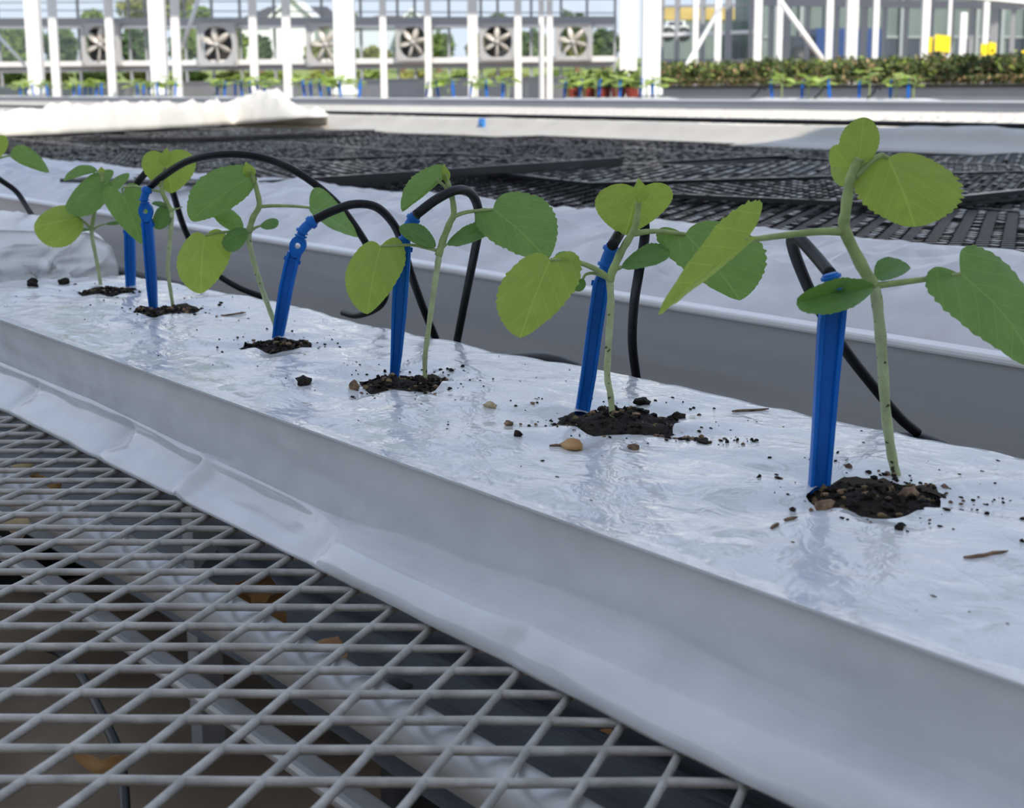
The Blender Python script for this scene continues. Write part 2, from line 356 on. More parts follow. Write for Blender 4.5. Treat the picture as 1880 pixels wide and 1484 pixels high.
# legs of the pallet it rests on, plus the sheet's hem
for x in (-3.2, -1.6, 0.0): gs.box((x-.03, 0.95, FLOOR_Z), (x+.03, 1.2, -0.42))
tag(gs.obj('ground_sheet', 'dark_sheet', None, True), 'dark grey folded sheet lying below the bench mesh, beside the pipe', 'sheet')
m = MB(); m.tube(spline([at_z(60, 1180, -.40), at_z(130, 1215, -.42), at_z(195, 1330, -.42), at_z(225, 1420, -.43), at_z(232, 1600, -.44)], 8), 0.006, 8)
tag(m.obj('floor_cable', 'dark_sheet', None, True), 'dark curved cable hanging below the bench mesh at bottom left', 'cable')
def dry_leaf(name, u, v, z, size, rot, matname, label):
    p = at_z(u, v, z); mb = MB(); n = 14; vs = [(0, 0, 0.004)]
    for k in range(n):
        a = 2*math.pi*k/n; r = size*(0.75+0.3*math.cos(2*(a-rot))+0.14*noise.noise(V((k*.9, u, v))))
        vs.append((r*math.cos(a), 0.6*r*math.sin(a), size*0.35*math.sin(a*2+rot)+0.1*size*noise.noise(V((k, v, u)))))
    fs = [(0, k+1, (k+1) % n+1) for k in range(n)]
    mb.add(vs, fs); o = mb.obj(name, matname, None, True, p); o.rotation_euler = (0.5, 0.2, rot)
    so = o.modifiers.new('s', 'SOLIDIFY'); so.thickness = 0.0008
    return tag(o, label, 'leaf', 'dry leaves under the bench mesh')
dry_leaf('dry_leaf', 415, 1085, -0.10, 0.046, 0.5, 'dry_leaf', 'orange-brown dry leaf below the mesh beside the round pipe')
dry_leaf('dry_leaf', 468, 1112, -0.11, 0.044, 1.6, 'dry_leaf', 'amber dry leaf tucked under the orange-brown one by the pipe')
dry_leaf('dry_leaf', 22, 958, -0.015, 0.022, 0.2, 'dry_leaf_pale', 'pale straw-coloured curled leaf left of the pipe, lower one')
dry_leaf('dry_leaf', 18, 862, -0.015, 0.024, 0.8, 'dry_leaf_pale', 'pale straw-coloured dry leaf at the left frame edge, upper one')
dry_leaf('dry_leaf', 92, 885, -0.03, 0.026, 1.2, 'dry_leaf', 'small orange dry leaf right of the straw-coloured leaf')
dry_leaf('dry_leaf', 188, 1400, -0.38, 0.030, 0.6, 'dry_leaf', 'golden dry leaf deep below the mesh at bottom left')
dry_leaf('dry_leaf', 560, 1195, -0.40, 0.07, 0.3, 'dry_leaf', 'large brown leaf on the ground below the pipe')
dry_leaf('dry_leaf', 1090, 1350, -0.40, 0.03, 0.3, 'dry_leaf', 'brown leaf scrap on the ground sheet near the slab edge')

# ------------------------------------------------------------------ the film-wrapped slab
ZT, YF = 0.085, 0.475
def y_back(x): return 0.722 + (x+1.865)*(0.776-0.722)/1.297
HOLES = [(-0.558, 0.636, 0.035), (-0.790, 0.648, 0.038), (-1.000, 0.612, 0.034), (-1.220, 0.617, 0.030), (-1.481, 0.628, 0.034), (-1.671, 0.640, 0.032)]
def hole_r(k, th): return HOLES[k][2]*(1+0.10*noise.noise(V((math.cos(th)*1.3, math.sin(th)*1.3, k*3.7)))+0.05*math.sin(5*th+k))
def top_z(x, y):
    t = (y-YF)/(y_back(x)-YF)
    z = ZT + 0.0035*fnz(x, y, 1, 5) + 0.0026*fnz(x, y, 2, 17) + 0.0012*fnz(x*1.0, y*1.4, 3, 45) - 0.003 + 0.003*math.sin(math.pi*max(0, min(1, t)))
    for k, (hx, hy, hr) in enumerate(HOLES):
        r = math.hypot(x-hx, y-hy)
        if r < 0.14:
            th = math.atan2(y-hy, x-hx); w = math.exp(-max(0, r-hr)/0.030)
            z += w*(1-w*.75)*(0.0060*math.cos(5*th+k*1.9)+0.0025*math.cos(9*th+k)) - 0.0030*w
    if x < -1.80: z -= 0.5*(-(x+1.80))**2*6
    e = y-YF
    if e < 0.022: z = z*(e/0.022) + (ZT-0.0012)*(1-e/0.022) - 0.0016*math.sin(math.pi*e/0.022)
    return z
_cr = [at_y(u, v, 0.477) for u, v in ((-60, 642), (0, 667), (165, 735), (330, 815), (600, 945), (760, 1022), (1030, 1132), (1400, 1290), (1850, 1478), (2300, 1665))]
def crease_z(x):
    return float(np.interp(x, [p.x for p in _cr], [p.z for p in _cr]))
_pin = [(at_z(190, 850, 0).x, 0.010, 0.010), (at_z(335, 915, 0).x, 0.012, 0.008), (at_z(592, 1045, 0).x, 0.012, 0.008), (at_z(955, 1235, 0).x, 0.012, 0.007), (at_z(45, 765, 0).x, .014, .008)]
def sstep(a, b, x):
    t = max(0, min(1, (x-a)/(b-a))); return t*t*(3-2*t)
def slab_profile(x, x_end):
    """points from the back foot over the top to the front foot, at one X"""
    yb = y_back(x); pts = [(yb-0.004, 0.004), (yb+0.006, 0.02), (yb+0.005, 0.05), (yb+0.003, 0.075)]
    nt_ = 58
    for j in range(nt_+1):
        y = yb+(YF-yb)*j/nt_; pts.append((y, top_z(x, y)))
    zk = crease_z(x); z0 = pts[-1][1]
    pts.append((YF-0.0042, z0+0.0002)); pts.append((YF-0.0040, z0-0.0013)); pts.append((YF+0.0012, z0-0.0022))      # welded lip
    for j in range(1, 9):
        t = j/8; pts.append((YF+0.001+0.003*t+0.0022*fnz(x, t*0.6, 7, 6)*math.sin(math.pi*t)+0.0007*fnz(x, t*.4, 3, 30)*math.sin(math.pi*t), z0-0.002+(zk-z0+0.002)*t))
    w = sstep(-0.93, -0.80, x)
    A = [(.4720, 1.0, -.0012), (.4665, .96, -.0012), (.4610, .89, 0), (.4560, .79, 0), (.4525, .66, 0), (.4500, .51, 0), (.4490, .36, 0), (.4495, .21, 0), (.4515, .10, 0), (.4560, .03, 0)]
    B = [(.4772, .97, 0), (.4776, .88, 0), (.4776, .78, 0), (.4768, .68, 0), (.4735, .57, 0), (.4670, .45, 0), (.4600, .33, 0), (.4540, .20, 0), (.4525, .10, 0), (.4570, .03, 0)]
    for k in range(10):
        y = A[k][0]*w+B[k][0]*(1-w); z = (A[k][1]*w+B[k][1]*(1-w))*zk + A[k][2]*w
        bell = math.sin(math.pi*(k+0.5)/10)
        y += bell*(0.0045*fnz(x, k*.02, 11, 7)+0.0020*fnz(x, k*.05, 5, 22))
        for (xp, sw, amp) in _pin:
            g = (x-xp)/sw
            y += bell*bell*amp*math.exp(-abs(g+0.12*(k-4)))
        gt = (x-_pin[1][0]-.012)/.009; y -= 0.007*bell*math.exp(-gt*gt)*(1 if k < 6 else .4); z += 0.007*math.exp(-gt*gt)*bell
        pts.append((y, max(0.0035, z)))
    return pts
slab = empty('grow_slab', (-0.9, 0.61, 0.0), 'long slab in glossy white film with six planting holes, nearest on the bench', 'grow slab')
xs = list(np.arange(-1.905, 0.0, 0.0055)); prof = [slab_profile(x, 0) for x in xs]
# the ends are tucked down
for i, x in enumerate(xs):
    if x < -1.88: prof[i] = [(y, z*max(0.05, 1-((-1.88-x)/0.028)**2*0.95)) for y, z in prof[i]]
nr = len(prof[0]); mb = MB(); vs = []; hole_in = []
for x, pr in zip(xs, prof):
    for j, (y, z) in enumerate(pr):
        p = V((x, y, z)); ins = -1
        if 4 <= j <= 62:
            for k, (hx, hy, hr) in enumerate(HOLES):
                r = math.hypot(x-hx, y-hy)
                if r < hr*1.6:
                    th = math.atan2(y-hy, x-hx); R_ = hole_r(k, th)
                    if abs(r-R_) < 0.0033: p.x = hx+R_*math.cos(th); p.y = hy+R_*math.sin(th)
                    elif r < R_: ins = k
        vs.append(p); hole_in.append(ins)
fs = []
for i in range(len(xs)-1):
    for j in range(nr-1):
        q_ = (i*nr+j, i*nr+j+1, (i+1)*nr+j+1, (i+1)*nr+j)
        if any(hole_in[a] >= 0 for a in q_): continue
        fs.append(q_)
mb.add(vs, fs)
mb.add([vs[k] for k in range(nr)], [tuple(range(nr))]); mb.add([vs[(len(xs)-1)*nr+k] for k in range(nr)], [tuple(range(nr-1, -1, -1))])
film = mb.obj('film_sleeve', 'slab_film', slab, True)
_me = film.data; _sh = _me.attributes.new('sharp_edge', 'BOOLEAN', 'EDGE'); _ncol = len(xs)*nr
_ev = np.empty(len(_me.edges)*2, dtype=np.int32); _me.edges.foreach_get('vertices', _ev); _ev = _ev.reshape(-1, 2)
_row = _ev % nr; _same = (_row[:, 0] == _row[:, 1]) & (_ev.max(1) < _ncol)
_sh.data.foreach_set('value', (_same & np.isin(_row[:, 0], (63, 64, 65, 73))).astype(np.bool_))
# soil in the holes
crumbs = MB()
for k, (hx, hy, hr) in enumerate(HOLES):
    mb = MB(); nr_, na = 11, 44; vs = [(hx, hy, 0.083)]
    for i in range(1, nr_+1):
        for a_ in range(na):
            th = 2*math.pi*a_/na; r = (hole_r(k, th)+0.006)*i/nr_
            x = hx+r*math.cos(th); y = hy+r*math.sin(th)
            z = 0.0785+(0.011 if k == 1 else 0.004)*(1-(i/nr_)**2) + 0.005*fnz(x, y, k, 60)+0.003*fnz(x, y, k, 170)
            if i >= nr_-1: z = min(z, top_z(x, y)-0.0012)
            vs.append((x, y, z))
    fs = [(0, 1+a_, 1+(a_+1) % na) for a_ in range(na)]
    for i in range(nr_-1):
        for a_ in range(na): fs.append((1+i*na+a_, 1+(i+1)*na+a_, 1+(i+1)*na+(a_+1) % na, 1+i*na+(a_+1) % na))
    mb.add(vs, fs); mb.obj('planting_soil', 'soil', slab, True)
    # pale coir edge showing at the back of the cut
    mb = MB()
    for a_ in np.linspace(2.0, 3.0, 5): mb.blob((hx+hr*0.74*math.cos(a_), hy+hr*0.74*math.sin(a_), 0.0775), 0.007, a_+k, 2, 0.3, (1.1, 1.1, 0.6))
    mb.obj('coir_block', 'coir', slab, True)
    for _ in range(150):
        th = rnd.uniform(0, 6.283); r = hole_r(k, th)*math.sqrt(rnd.random())*1.02
        x = hx+r*math.cos(th); y = hy+r*math.sin(th); s_ = rnd.uniform(0.0008, 0.0026)
        crumbs.blob((x, y, 0.0805+0.005*fnz(x, y, k, 60)+(0.011 if k == 1 else 0.004)*(1-(r/hr)**2)), s_, rnd.random()*50, 0, 0.5, (rnd.uniform(.6, 1.6), 1, .8), rnd.choice((0, 0, 0, 0, 0, 0, 0, 1, 2)))
    for _ in range(60 if k < 3 else 28):
        th = rnd.uniform(0, 6.283); r = hr*(1.0+abs(rnd.gauss(0, 0.55)))
        x = hx+r*1.25*math.cos(th); y = hy+r*math.sin(th)
        if not (YF+0.02 < y < y_back(x)-0.01) or math.hypot(x-hx, y-hy) < hr*1.03: continue
        s_ = abs(rnd.gauss(0.0003, 0.0006))+0.0003
        crumbs.blob((x, y, top_z(x, y)+s_*0.4), min(s_, 0.0022), rnd.random()*50, 0, 0.5, (rnd.uniform(.6, 2.2), rnd.uniform(.6, 1.4), .7), rnd.choice((0, 0, 0, 0, 0, 1)))
for _ in range(140):
    x = rnd.uniform(-1.75, -0.2); y = rnd.uniform(YF+0.03, y_back(x)-0.01)
    if min(math.hypot(x-h[0], y-h[1])/h[2] for h in HOLES) < 1.3: continue
    crumbs.blob((x, y, top_z(x, y)+0.0002), rnd.uniform(0.0003, 0.0008), rnd.random()*50, 0, 0.5, (rnd.uniform(.6, 3), 1, .6), rnd.choice((0, 0, 1, 2)))
# little ridge of soil spilling right of the second hole and behind the first
for (x0, y0, x1, y1, n_, s0) in ((-0.745, 0.648, -0.690, 0.668, 60, .0022), (-0.82, 0.615, -0.775, 0.605, 25, .0018), (-0.535, .66, -0.50, 0.69, 22, .0012), (-.585, .668, -.54, .668, 40, .0020)):
    for q_ in range(n_):
        t = rnd.random(); x = x0+(x1-x0)*t+rnd.gauss(0, .005); y = y0+(y1-y0)*t+rnd.gauss(0, .005); s_ = s0*rnd.uniform(.25, 1)*(1-0.4*t)
        crumbs.blob((x, y, top_z(x, y)+s_*0.4), s_, rnd.random()*50, 0, 0.5, (1.3, 1, .8), rnd.choice((0, 0, 0, 0, 1)))
tag(crumbs.obj('soil_crumbs', ['soil', 'bark', 'coir'], None, False), 'black soil crumbs scattered over the white film around the planting holes', 'soil', kind='stuff')
def clump(name, u, v, r, matname, label, sq=(1, 1, .7), cat='soil clump', amp=.45):
    p = at_z(u, v, ZT); p.z = top_z(p.x, p.y)+r*sq[2]*0.55
    mb = MB(); mb.blob((0, 0, 0), r, u*.01, 2, amp, sq)
    o = mb.obj(name, matname, None, True, p); o.rotation_euler = (0, 0, u*.37)
    return tag(o, label, cat, 'crumbs and chips on the white slab')
clump('soil_clump', 557, 702, .0055, 'soil', 'lone black soil clump left of the third hole from the right', (1.4, 1, .7))
clump('soil_clump', 1178, 745, .0050, 'soil', 'small black soil clump behind the second seedling from the right', (1.4, 1, .6))
clump('soil_clump', 1243, 760, .0050, 'soil', 'black soil clump right of the second hole from the right', (1.2, 1, .6))
clump('soil_clump', 1290, 809, .0034, 'soil', 'flat dark crumb at the tip of the soil trail', (1.8, 1, .5))
clump('wood_chip', 1052, 812, .0065, 'dry_leaf', 'tan wood chip in front of the second hole from the right', (1.5, .9, .6), 'chip', .3)
clump('wood_chip', 1163, 817, .0032, 'bark', 'tiny brown chip right of the tan wood chip', (1.3, 1, .7), 'chip')
clump('wood_chip', 650, 706, .0042, 'bark', 'brown splinter just left of the third hole from the right', (.8, 1.2, 1.0), 'chip')
clump('wood_chip', 900, 748, .0045, 'dry_leaf_pale', 'pale straw chip between the second and third holes from the right', (1.2, 1, .5), 'chip')
clump('soil_clump', 60, 528, .0062, 'soil', 'leftmost black soil clump near the far end of the slab', (1.2, 1, .8))
clump('soil_clump', 117, 520, .0058, 'soil', 'black soil clump left of the farthest hole', (1.1, 1, .8))
clump('soil_clump', 1651, 967, .0024, 'soil', 'round black crumb in front of the nearest hole', (1, 1, .9))
clump('soil_clump', 951, 803, .0026, 'soil', 'round dark crumb left of the tan wood chip', (1.1, 1, .9))
clump('soil_clump', 934, 779, .0026, 'bark', 'brown crumb behind the round dark crumb', (1.1, 1, .8))
clump('wood_chip', 1515, 921, .0044, 'bark', 'brown bark chip at the foot of the nearest blue stake', (1.3, 1, .8), 'chip', .3)
clump('wood_chip', 1668, 908, .0042, 'bark', 'brown bark lump at the foot of the nearest stem', (1.5, 1, .9), 'chip', .3)
def twig(u0, v0, u1, v1, label):
    a_ = at_z(u0, v0, ZT); b2 = at_z(u1, v1, ZT); pts = []
    for i in range(7):
        p = a_.lerp(b2, i/6); p.z = top_z(p.x, p.y)+0.0008; p += V((0.001*fnz(i, u0, 0, .9), .001*fnz(i, v0, 3, .9), 0)); pts.append(p)
    mb = MB(); mb.tube(pts, [.0006, .0009, .0011, .0009, .0010, .0008, .0004], 5)
    tag(mb.obj('twig', 'bark', None, True), label, 'twig', 'crumbs and chips on the white slab')
twig(1345, 750, 1412, 746, 'thin brown twig near the back edge of the slab')
twig(405, 575, 452, 571, 'thin twig right of the fifth hole from the right')
twig(1010, 810, 1040, 809, 'short dark stalk touching the tan wood chip')
twig(1770, 1024, 1850, 1020, 'flat brown fibre at the right edge of the slab top')
twig(1440, 955, 1462, 951, 'tiny dark fibre in front of the nearest stake')
twig(1415, 968, 1430, 961, 'tiny slanting fibre left of the nearest stake')

# next slab on the same bench, its crumpled end turned to us
s2 = empty('grow_slab', (-2.8, 0.6, 0), 'crumpled white film slab behind the leftmost seedling, at the left frame edge', 'grow slab')
mb = MB(); NX, NP = 110, 72; vs = []
for i in range(NX+1):
    x = -3.9+1.955*i/NX; e = sstep(-2.00, -1.945, x)
    for j in range(NP+1):
        t = j/NP; a_ = math.pi*(1-t)
        yy = math.copysign(abs(math.cos(a_))**0.45, math.cos(a_)); zz = abs(math.sin(a_))**0.45
        y = 0.630-yy*(0.15-0.012*e); z = 0.003+zz*0.128*(1-0.06*e)
        d = 0.010*fnz(x, y, z, 9)+0.012*abs(fnz(x, y, z, 24))+0.006*abs(fnz(x, y, z, 60))
        vs.append((x+0.5*d*e+0.016*e*fnz(0, y, z, 20), y+d*0.5*yy, max(0.003, z+d*0.8*zz)))
fs = [(i*(NP+1)+j, (i+1)*(NP+1)+j, (i+1)*(NP+1)+j+1, i*(NP+1)+j+1) for i in range(NX) for j in range(NP)]
k0 = mb.add(vs, fs)
# end face: rings shrinking to the middle
last = [V(v) for v in vs[NX*(NP+1):]]; cen = V((-1.925, 0.625, 0.05)); ring = last; base = len(mb.v)-(NP+1)
for s_ in range(1, 17):
    t = 1-s_/16; new = []
    for p in last:
        q_ = cen.lerp(p, t); q_.x += 0.014*math.sin(math.pi*t)*(1+2.6*abs(fnz(q_.y, q_.z, 0, 40))-1.2*abs(fnz(q_.y, q_.z, 3, 85))); q_.y += 0.010*fnz(q_.y, q_.z, 5, 50); new.append(q_)
    k1 = mb.add(new, [])
    mb.add([], []); mb.f += [(base+j, base+j+1, k1+j+1, k1+j) for j in range(NP)]; mb.mi += [0]*NP; base = k1
mb.obj('film_sleeve', 'white_film', s2, True)

# ------------------------------------------------------------------ drip stakes and tubes
def stake(pb, secs, head, eyelet, label, name='drip_stake'):
    """pb: foot pixel; secs: (u, v, width px) from foot to shoulder; head: list of pixels from shoulder to hose socket"""
    foot = at_z(pb[0], pb[1], 0.080); dpt = depth_of(foot); k = dpt/F
    st = empty(name, foot, label, 'drip stake', 'blue drip stakes in the nearest slab')
    P = [(on_plane(u, v, foot), w*k) for u, v, w in secs]
    tip = P[0][0]-(P[1][0]-P[0][0]).normalized()*0.03
    P = [(tip, P[0][1]*0.55)]+P
    n = len(P); mb = MB(); vs = []
    prf = [(-1, .45), (-1, -.45), (-.62, -.45), (-.50, -.05), (.50, -.05), (.62, -.45), (1, -.45), (1, .45)]
    for i, (p, w) in enumerate(P):
        ax = (P[min(i+1, n-1)][0]-P[max(i-1, 0)][0]).normalized(); sd = (RGT-ax*RGT.dot(ax)).normalized(); fw = ax.cross(sd)
        if fw.dot(FWD) < 0: fw = -fw
        th = 0.009*(0.6+0.4*min(1, w/(24*k)))
        for a_, b2 in prf: vs.append(p+sd*(a_*w/2)+fw*(b2*th))
    q8 = len(prf)
    fs = [(i*q8+j, i*q8+(j+1) % q8, (i+1)*q8+(j+1) % q8, (i+1)*q8+j) for i in range(n-1) for j in range(q8)]+[tuple(range(q8)), tuple((n-1)*q8+j for j in range(q8-1, -1, -1))]
    mb.add(vs, fs); o = mb.obj('shaft', 'blue_plastic', st)
    bv = o.modifiers.new('b', 'BEVEL'); bv.width = 0.0006; bv.segments = 2; bv.limit_method = 'ANGLE'
    # small snap ribs on both sides
    mid = P[-2][0].lerp(P[-1][0], 0.15) if n > 3 else P[-1][0]; ax = (P[-1][0]-P[-2][0]).normalized(); sd = (RGT-ax*RGT.dot(ax)).normalized()
    mb = MB(); mb.bar(mid-sd*(P[-2][1]*0.62), mid+sd*(P[-2][1]*0.62), 0.0035, 0.0022, FWD); mb.obj('rib', 'blue_plastic', st)
    if eyelet:
        u, v, r = eyelet; c_ = on_plane(u, v, foot); R1 = r*k; R0 = R1*0.36; fw = ax.cross(sd)
        mb = MB(); N = 26; vs = []
        for dz in (-0.003, 0.003):
            for rr in (R0, R1):
                for j in range(N):
                    a_ = 2*math.pi*j/N; st_ = 1.0 if rr == R0 else (1.5 if math.sin(a_) < 0 else 1.25)
                    vs.append(c_+sd*(rr*math.cos(a_)*(1.0 if rr == R0 else 1-0.12*max(0, -math.sin(a_))))+ax*(rr*math.sin(a_)*st_)+fw*dz)
        fs = []
        for j in range(N):
            j2 = (j+1) % N
            fs += [(j, j2, N+j2, N+j), (2*N+j, 3*N+j, 3*N+j2, 2*N+j2), (N+j, N+j2, 3*N+j2, 3*N+j), (j, 2*N+j, 2*N+j2, j2)]
        mb.add(vs, fs); mb.obj('eyelet', 'blue_plastic', st)
    H = spline([on_plane(u, v, foot) for u, v in head], 6); L_ = len(H); tot = L_-1
    def rr(t):
        for a_, b2, r in ((0, .10, .0042), (.10, .2, .0060), (.2, .34, .0042), (.34, .44, .0062), (.44, .8, .0048), (.8, .93, .0066), (.93, 1.01, .0052)):
            if a_ <= t < b2: return r
        return .005
    fine = []; rad = []
    for i in range(61):
        t = i/60; f_ = t*tot; a_ = min(int(f_), tot-1); fine.append(H[a_].lerp(H[a_+1], f_-a_)); rad.append(rr(t)*max(0.85, secs[-1][2]*k/0.0125))
    mb = MB(); mb.tube(fine, rad, 14); mb.obj('hose_socket', 'blue_plastic', st, True)
    return st
stake((1503, 906), [(1503, 906, 37), (1511, 800, 39), (1518, 700, 42), (1526, 600, 47), (1530, 560, 46), (1530, 540, 34)], [(1530, 545), (1529, 525), (1524, 503)], None, 'nearest and tallest blue drip stake, beside the rightmost seedling')
stake((1068, 762), [(1068, 762, 26), (1080, 690, 28), (1092, 600, 29), (1103, 525, 29), (1107, 505, 22)], [(1106, 510), (1113, 480), (1125, 450)], None, 'leaning blue drip stake behind the second seedling from the right')
stake((724, 694), [(724, 694, 16), (728, 650, 21), (733, 570, 27), (738, 490, 29), (741, 460, 26), (743, 440, 20)], [(742, 446), (748, 420), (763, 395)], None, 'blue drip stake behind the third seedling from the right')
stake((509, 626), [(509, 626, 19), (515, 590, 23), (525, 530, 25), (536, 480, 25), (541, 465, 24)], [(551, 438), (557, 422), (578, 403)], (547, 451, 15), 'tilted blue drip stake with open eyelet beside the fourth seedling from the right')
stake((282, 569), [(282, 569, 14), (279, 530, 18), (275, 470, 20), (271, 415, 20), (270, 402, 19)], [(266, 376), (265, 364), (271, 344)], (268, 388, 13), 'blue drip stake with green-filled eyelet beside the fifth seedling from the right')
stake((240, 526), [(240, 526, 17), (239, 480, 19), (238, 430, 19), (237, 400, 18)], [(237, 380), (238, 365), (245, 343)], (237, 386, 12), 'farthest blue drip stake, half hidden by the fifth seedling’s leaf')
def tube(pts, label, r=0.0036, parent=None):
    P = [at_y(u, v, y) for u, v, y in pts]; mb = MB(); mb.tube(spline(P, 9), r, 12)
    return tag(mb.obj('drip_tube', 'black_tube', None, True), label, 'drip tube', 'black drip tubes')
tube([(272, 347, .632), (300, 323, .64), (350, 294, .65), (420, 283, .67), (490, 292, .70), (555, 322, .72), (620, 375, .75), (668, 440, .77), (698, 500, .79), (708, 540, .80), (692, 566, .815), (655, 579, .83), (630, 574, .84)], 'black drip tube in a wide high arch from the eyelet stake at left')
tube([(245, 346, .642), (259, 327, .65), (285, 302, .67), (304, 312, .69), (318, 355, .71), (335, 410, .74), (352, 447, .76), (375, 480, .79), (400, 505, .81), (440, 529, .83), (482, 545, .85)], 'black drip tube dropping behind the fifth and fourth seedlings from the right')
tube([(578, 403, .617), (612, 387, .63), (650, 375, .65), (690, 380, .67), (720, 408, .69), (738, 445, .71), (752, 495, .73), (775, 560, .77), (800, 622, .80)], 'black drip tube in a low arch over to the third stake')
tube([(763, 395, .612), (800, 367, .63), (835, 350, .65), (860, 352, .67), (875, 373, .69), (880, 410, .71), (872, 460, .73), (856, 540, .77), (838, 632, .80)], 'black drip tube hooked over the third seedling from the right')
tube([(1124, 451, .637), (1138, 427, .652), (1154, 398, .685), (1172, 378, .71), (1184, 425, .722), (1173, 500, .72), (1164, 560, .75), (1161, 630, .78), (1169, 700, .80)], 'black drip tube hanging nearly straight behind the second seedling from the right')
tube([(1525, 504, .637), (1497, 470, .65), (1466, 438, .66), (1454, 444, .67), (1468, 490, .69), (1500, 560, .72), (1550, 640, .76), (1600, 705, .80), (1650, 765, .84), (1684, 795, .86)], 'black drip tube in a tight loop behind the nearest stake')
tube([(-40, 300, .63), (0, 330, .66), (30, 352, .68), (50, 382, .71), (70, 412, .76)], 'black drip tube at the left frame edge')
_sx = (at_y(1010, 655, .862).x, at_y(1688, 790, .862).x)
mb = MB(); pts = []
for x in np.arange(-4.0, 0.2, 0.02): pts.append((x, 0.862+0.006*math.sin(x*5), 0.039+0.012*math.exp(-((x-_sx[0])/.06)**2)+0.014*math.exp(-((x-_sx[1])/.04)**2)))
mb.tube(pts, 0.0075, 10)
o = mb.obj('supply_pipe', 'black_tube', None, True); tag(o, 'black supply pipe lying behind the nearest white slab', 'pipe')

# ------------------------------------------------------------------ seedlings
HEART = [(1, 0), (.96, .16), (.88, .36), (.76, .58), (.60, .80), (.42, .95), (.24, 1.0), (.06, .92), (-.08, .70), (-.13, .44), (-.09, .20), (0, 0)]
OVAL = [(1, 0), (.985, .2), (.93, .48), (.82, .76), (.65, .96), (.48, 1.0), (.30, .88), (.14, .58), (.03, .22), (0, 0)]
BUD = [(1, 0), (.90, .18), (.75, .45), (.55, .85), (.38, 1.0), (.2, .8), (.06, .35), (0, 0)]
def leaf_mesh(B, T, L, R, kind='heart', bulge=0.05, drop=0.06, seed=1.0, serr=0.03):
    out = {'heart': HEART, 'oval': OVAL, 'bud': BUD}[kind]; ul = {'heart': .24, 'oval': .5, 'bud': .4}[kind]
    O = spline([(u, v, 0) for u, v in out], 5); O = [(p.x, max(0, p.y)) for p in O]; N = len(O); J = 7
    ax = T-B; SL = L-(B+ax*ul); SR = R-(B+ax*ul); nrm = ax.cross(SL-SR)
    ln = ax.length; nrm = nrm.normalized() if nrm.length > 1e-9 else UP
    if nrm.dot(FWD) > 0: nrm = -nrm
    mb = MB(); uvs = []
    for side, S in ((1, SL), (-1, SR)):
        vs = []
        for i, (u, v) in enumerate(O):
            sr = 1+min(1, v*1.6)*(serr*math.sin(i*2.4+seed)+serr*0.8*noise.noise(V((i*.7, seed, side)))) if 0 < i < N-1 else 1
            um = max(0.0, min(1.0, u*0.90+0.03 if u > 0 else 0.0)) if i else 1.0
            if i == N-1: um = 0.0
            for j in range(J+1):
                t = j/J; uu = um+(u-um)*t; vv = v*sr*t
                p = B+ax*uu+S*vv+nrm*ln*(bulge*math.sin(math.pi*max(0, min(1, uu)))-drop*vv*vv*(0.6+0.8*noise.noise(V((uu*2, seed, side*1.3))))+0.022*noise.noise(V((uu*4.5, vv*3.5*side, seed)))*min(1, t*2))
                vs.append(p); uvs.append((uu, 0.5+0.5*side*vv))
        fs = [(i*(J+1)+j, (i+1)*(J+1)+j, (i+1)*(J+1)+j+1, i*(J+1)+j+1) for i in range(N-1) for j in range(J)]
        if side < 0: fs = [f[::-1] for f in fs]
        mb.add(vs, fs)
    return mb, uvs
def leaf_obj(name, parent, B, T, L, R, matname, **kw):
    mb, uvs = leaf_mesh(B, T, L, R, **kw); me = mb.mesh(name, matname, True)
    ul = me.uv_layers.new(name='leaf')
    for lp in me.loops: ul.data[lp.index].uv = uvs[lp.vertex_index]
    return link(name, me, parent)
class Plant:
    def __init__(s, frame, base, label, off=0.0, name='melon_seedling', z=0.078, group='seedlings in the nearest slab'):
        s.ox, s.oy, s.sc = frame; s.foot = at_z(s.ox+base[0]/s.sc, s.oy+base[1]/s.sc, z); s.k = depth_of(s.foot)/F/s.sc
        s.e = empty(name, s.foot, label, 'seedling', group); s.n = 0; s.off = off
    def p(s, x, y, off=0.0): return on_plane(s.ox+x/s.sc, s.oy+y/s.sc, s.foot, off+s.off)
    def stem(s, pts, w0, w1, name='stem', matname='stem', parent=None):
        P = spline([s.p(*q_) for q_ in pts], 6); n = len(P)
        mb = MB(); mb.tube(P, [(w0+(w1-w0)*i/(n-1))*s.k/2*(1+0.06*math.sin(i*1.3)) for i in range(n)], 10)
        return mb.obj(name, matname, parent or s.e, True)
    def leaf(s, B, T, L, R, matname='leaf_frontlit', petiole=None, pw=16, kind='heart', name=None, **kw):
        s.n += 1; nm = name or {'heart': 'leaf', 'oval': 'seed_leaf', 'bud': 'shoot_tip'}[kind]
        o = leaf_obj(nm, s.e, s.p(*B), s.p(*T), s.p(*L), s.p(*R), matname, kind=kind, seed=s.n*1.7+s.foot.x*9, **kw)
        if petiole:
            P = spline([s.p(*q_) for q_ in petiole], 6); n = len(P); mb = MB()
            mb.tube(P, [pw*s.k/2*(1.15-0.35*i/(n-1)) for i in range(n)], 8)
            link('petiole', mb.mesh('petiole', 'stem', True), o)
        return o
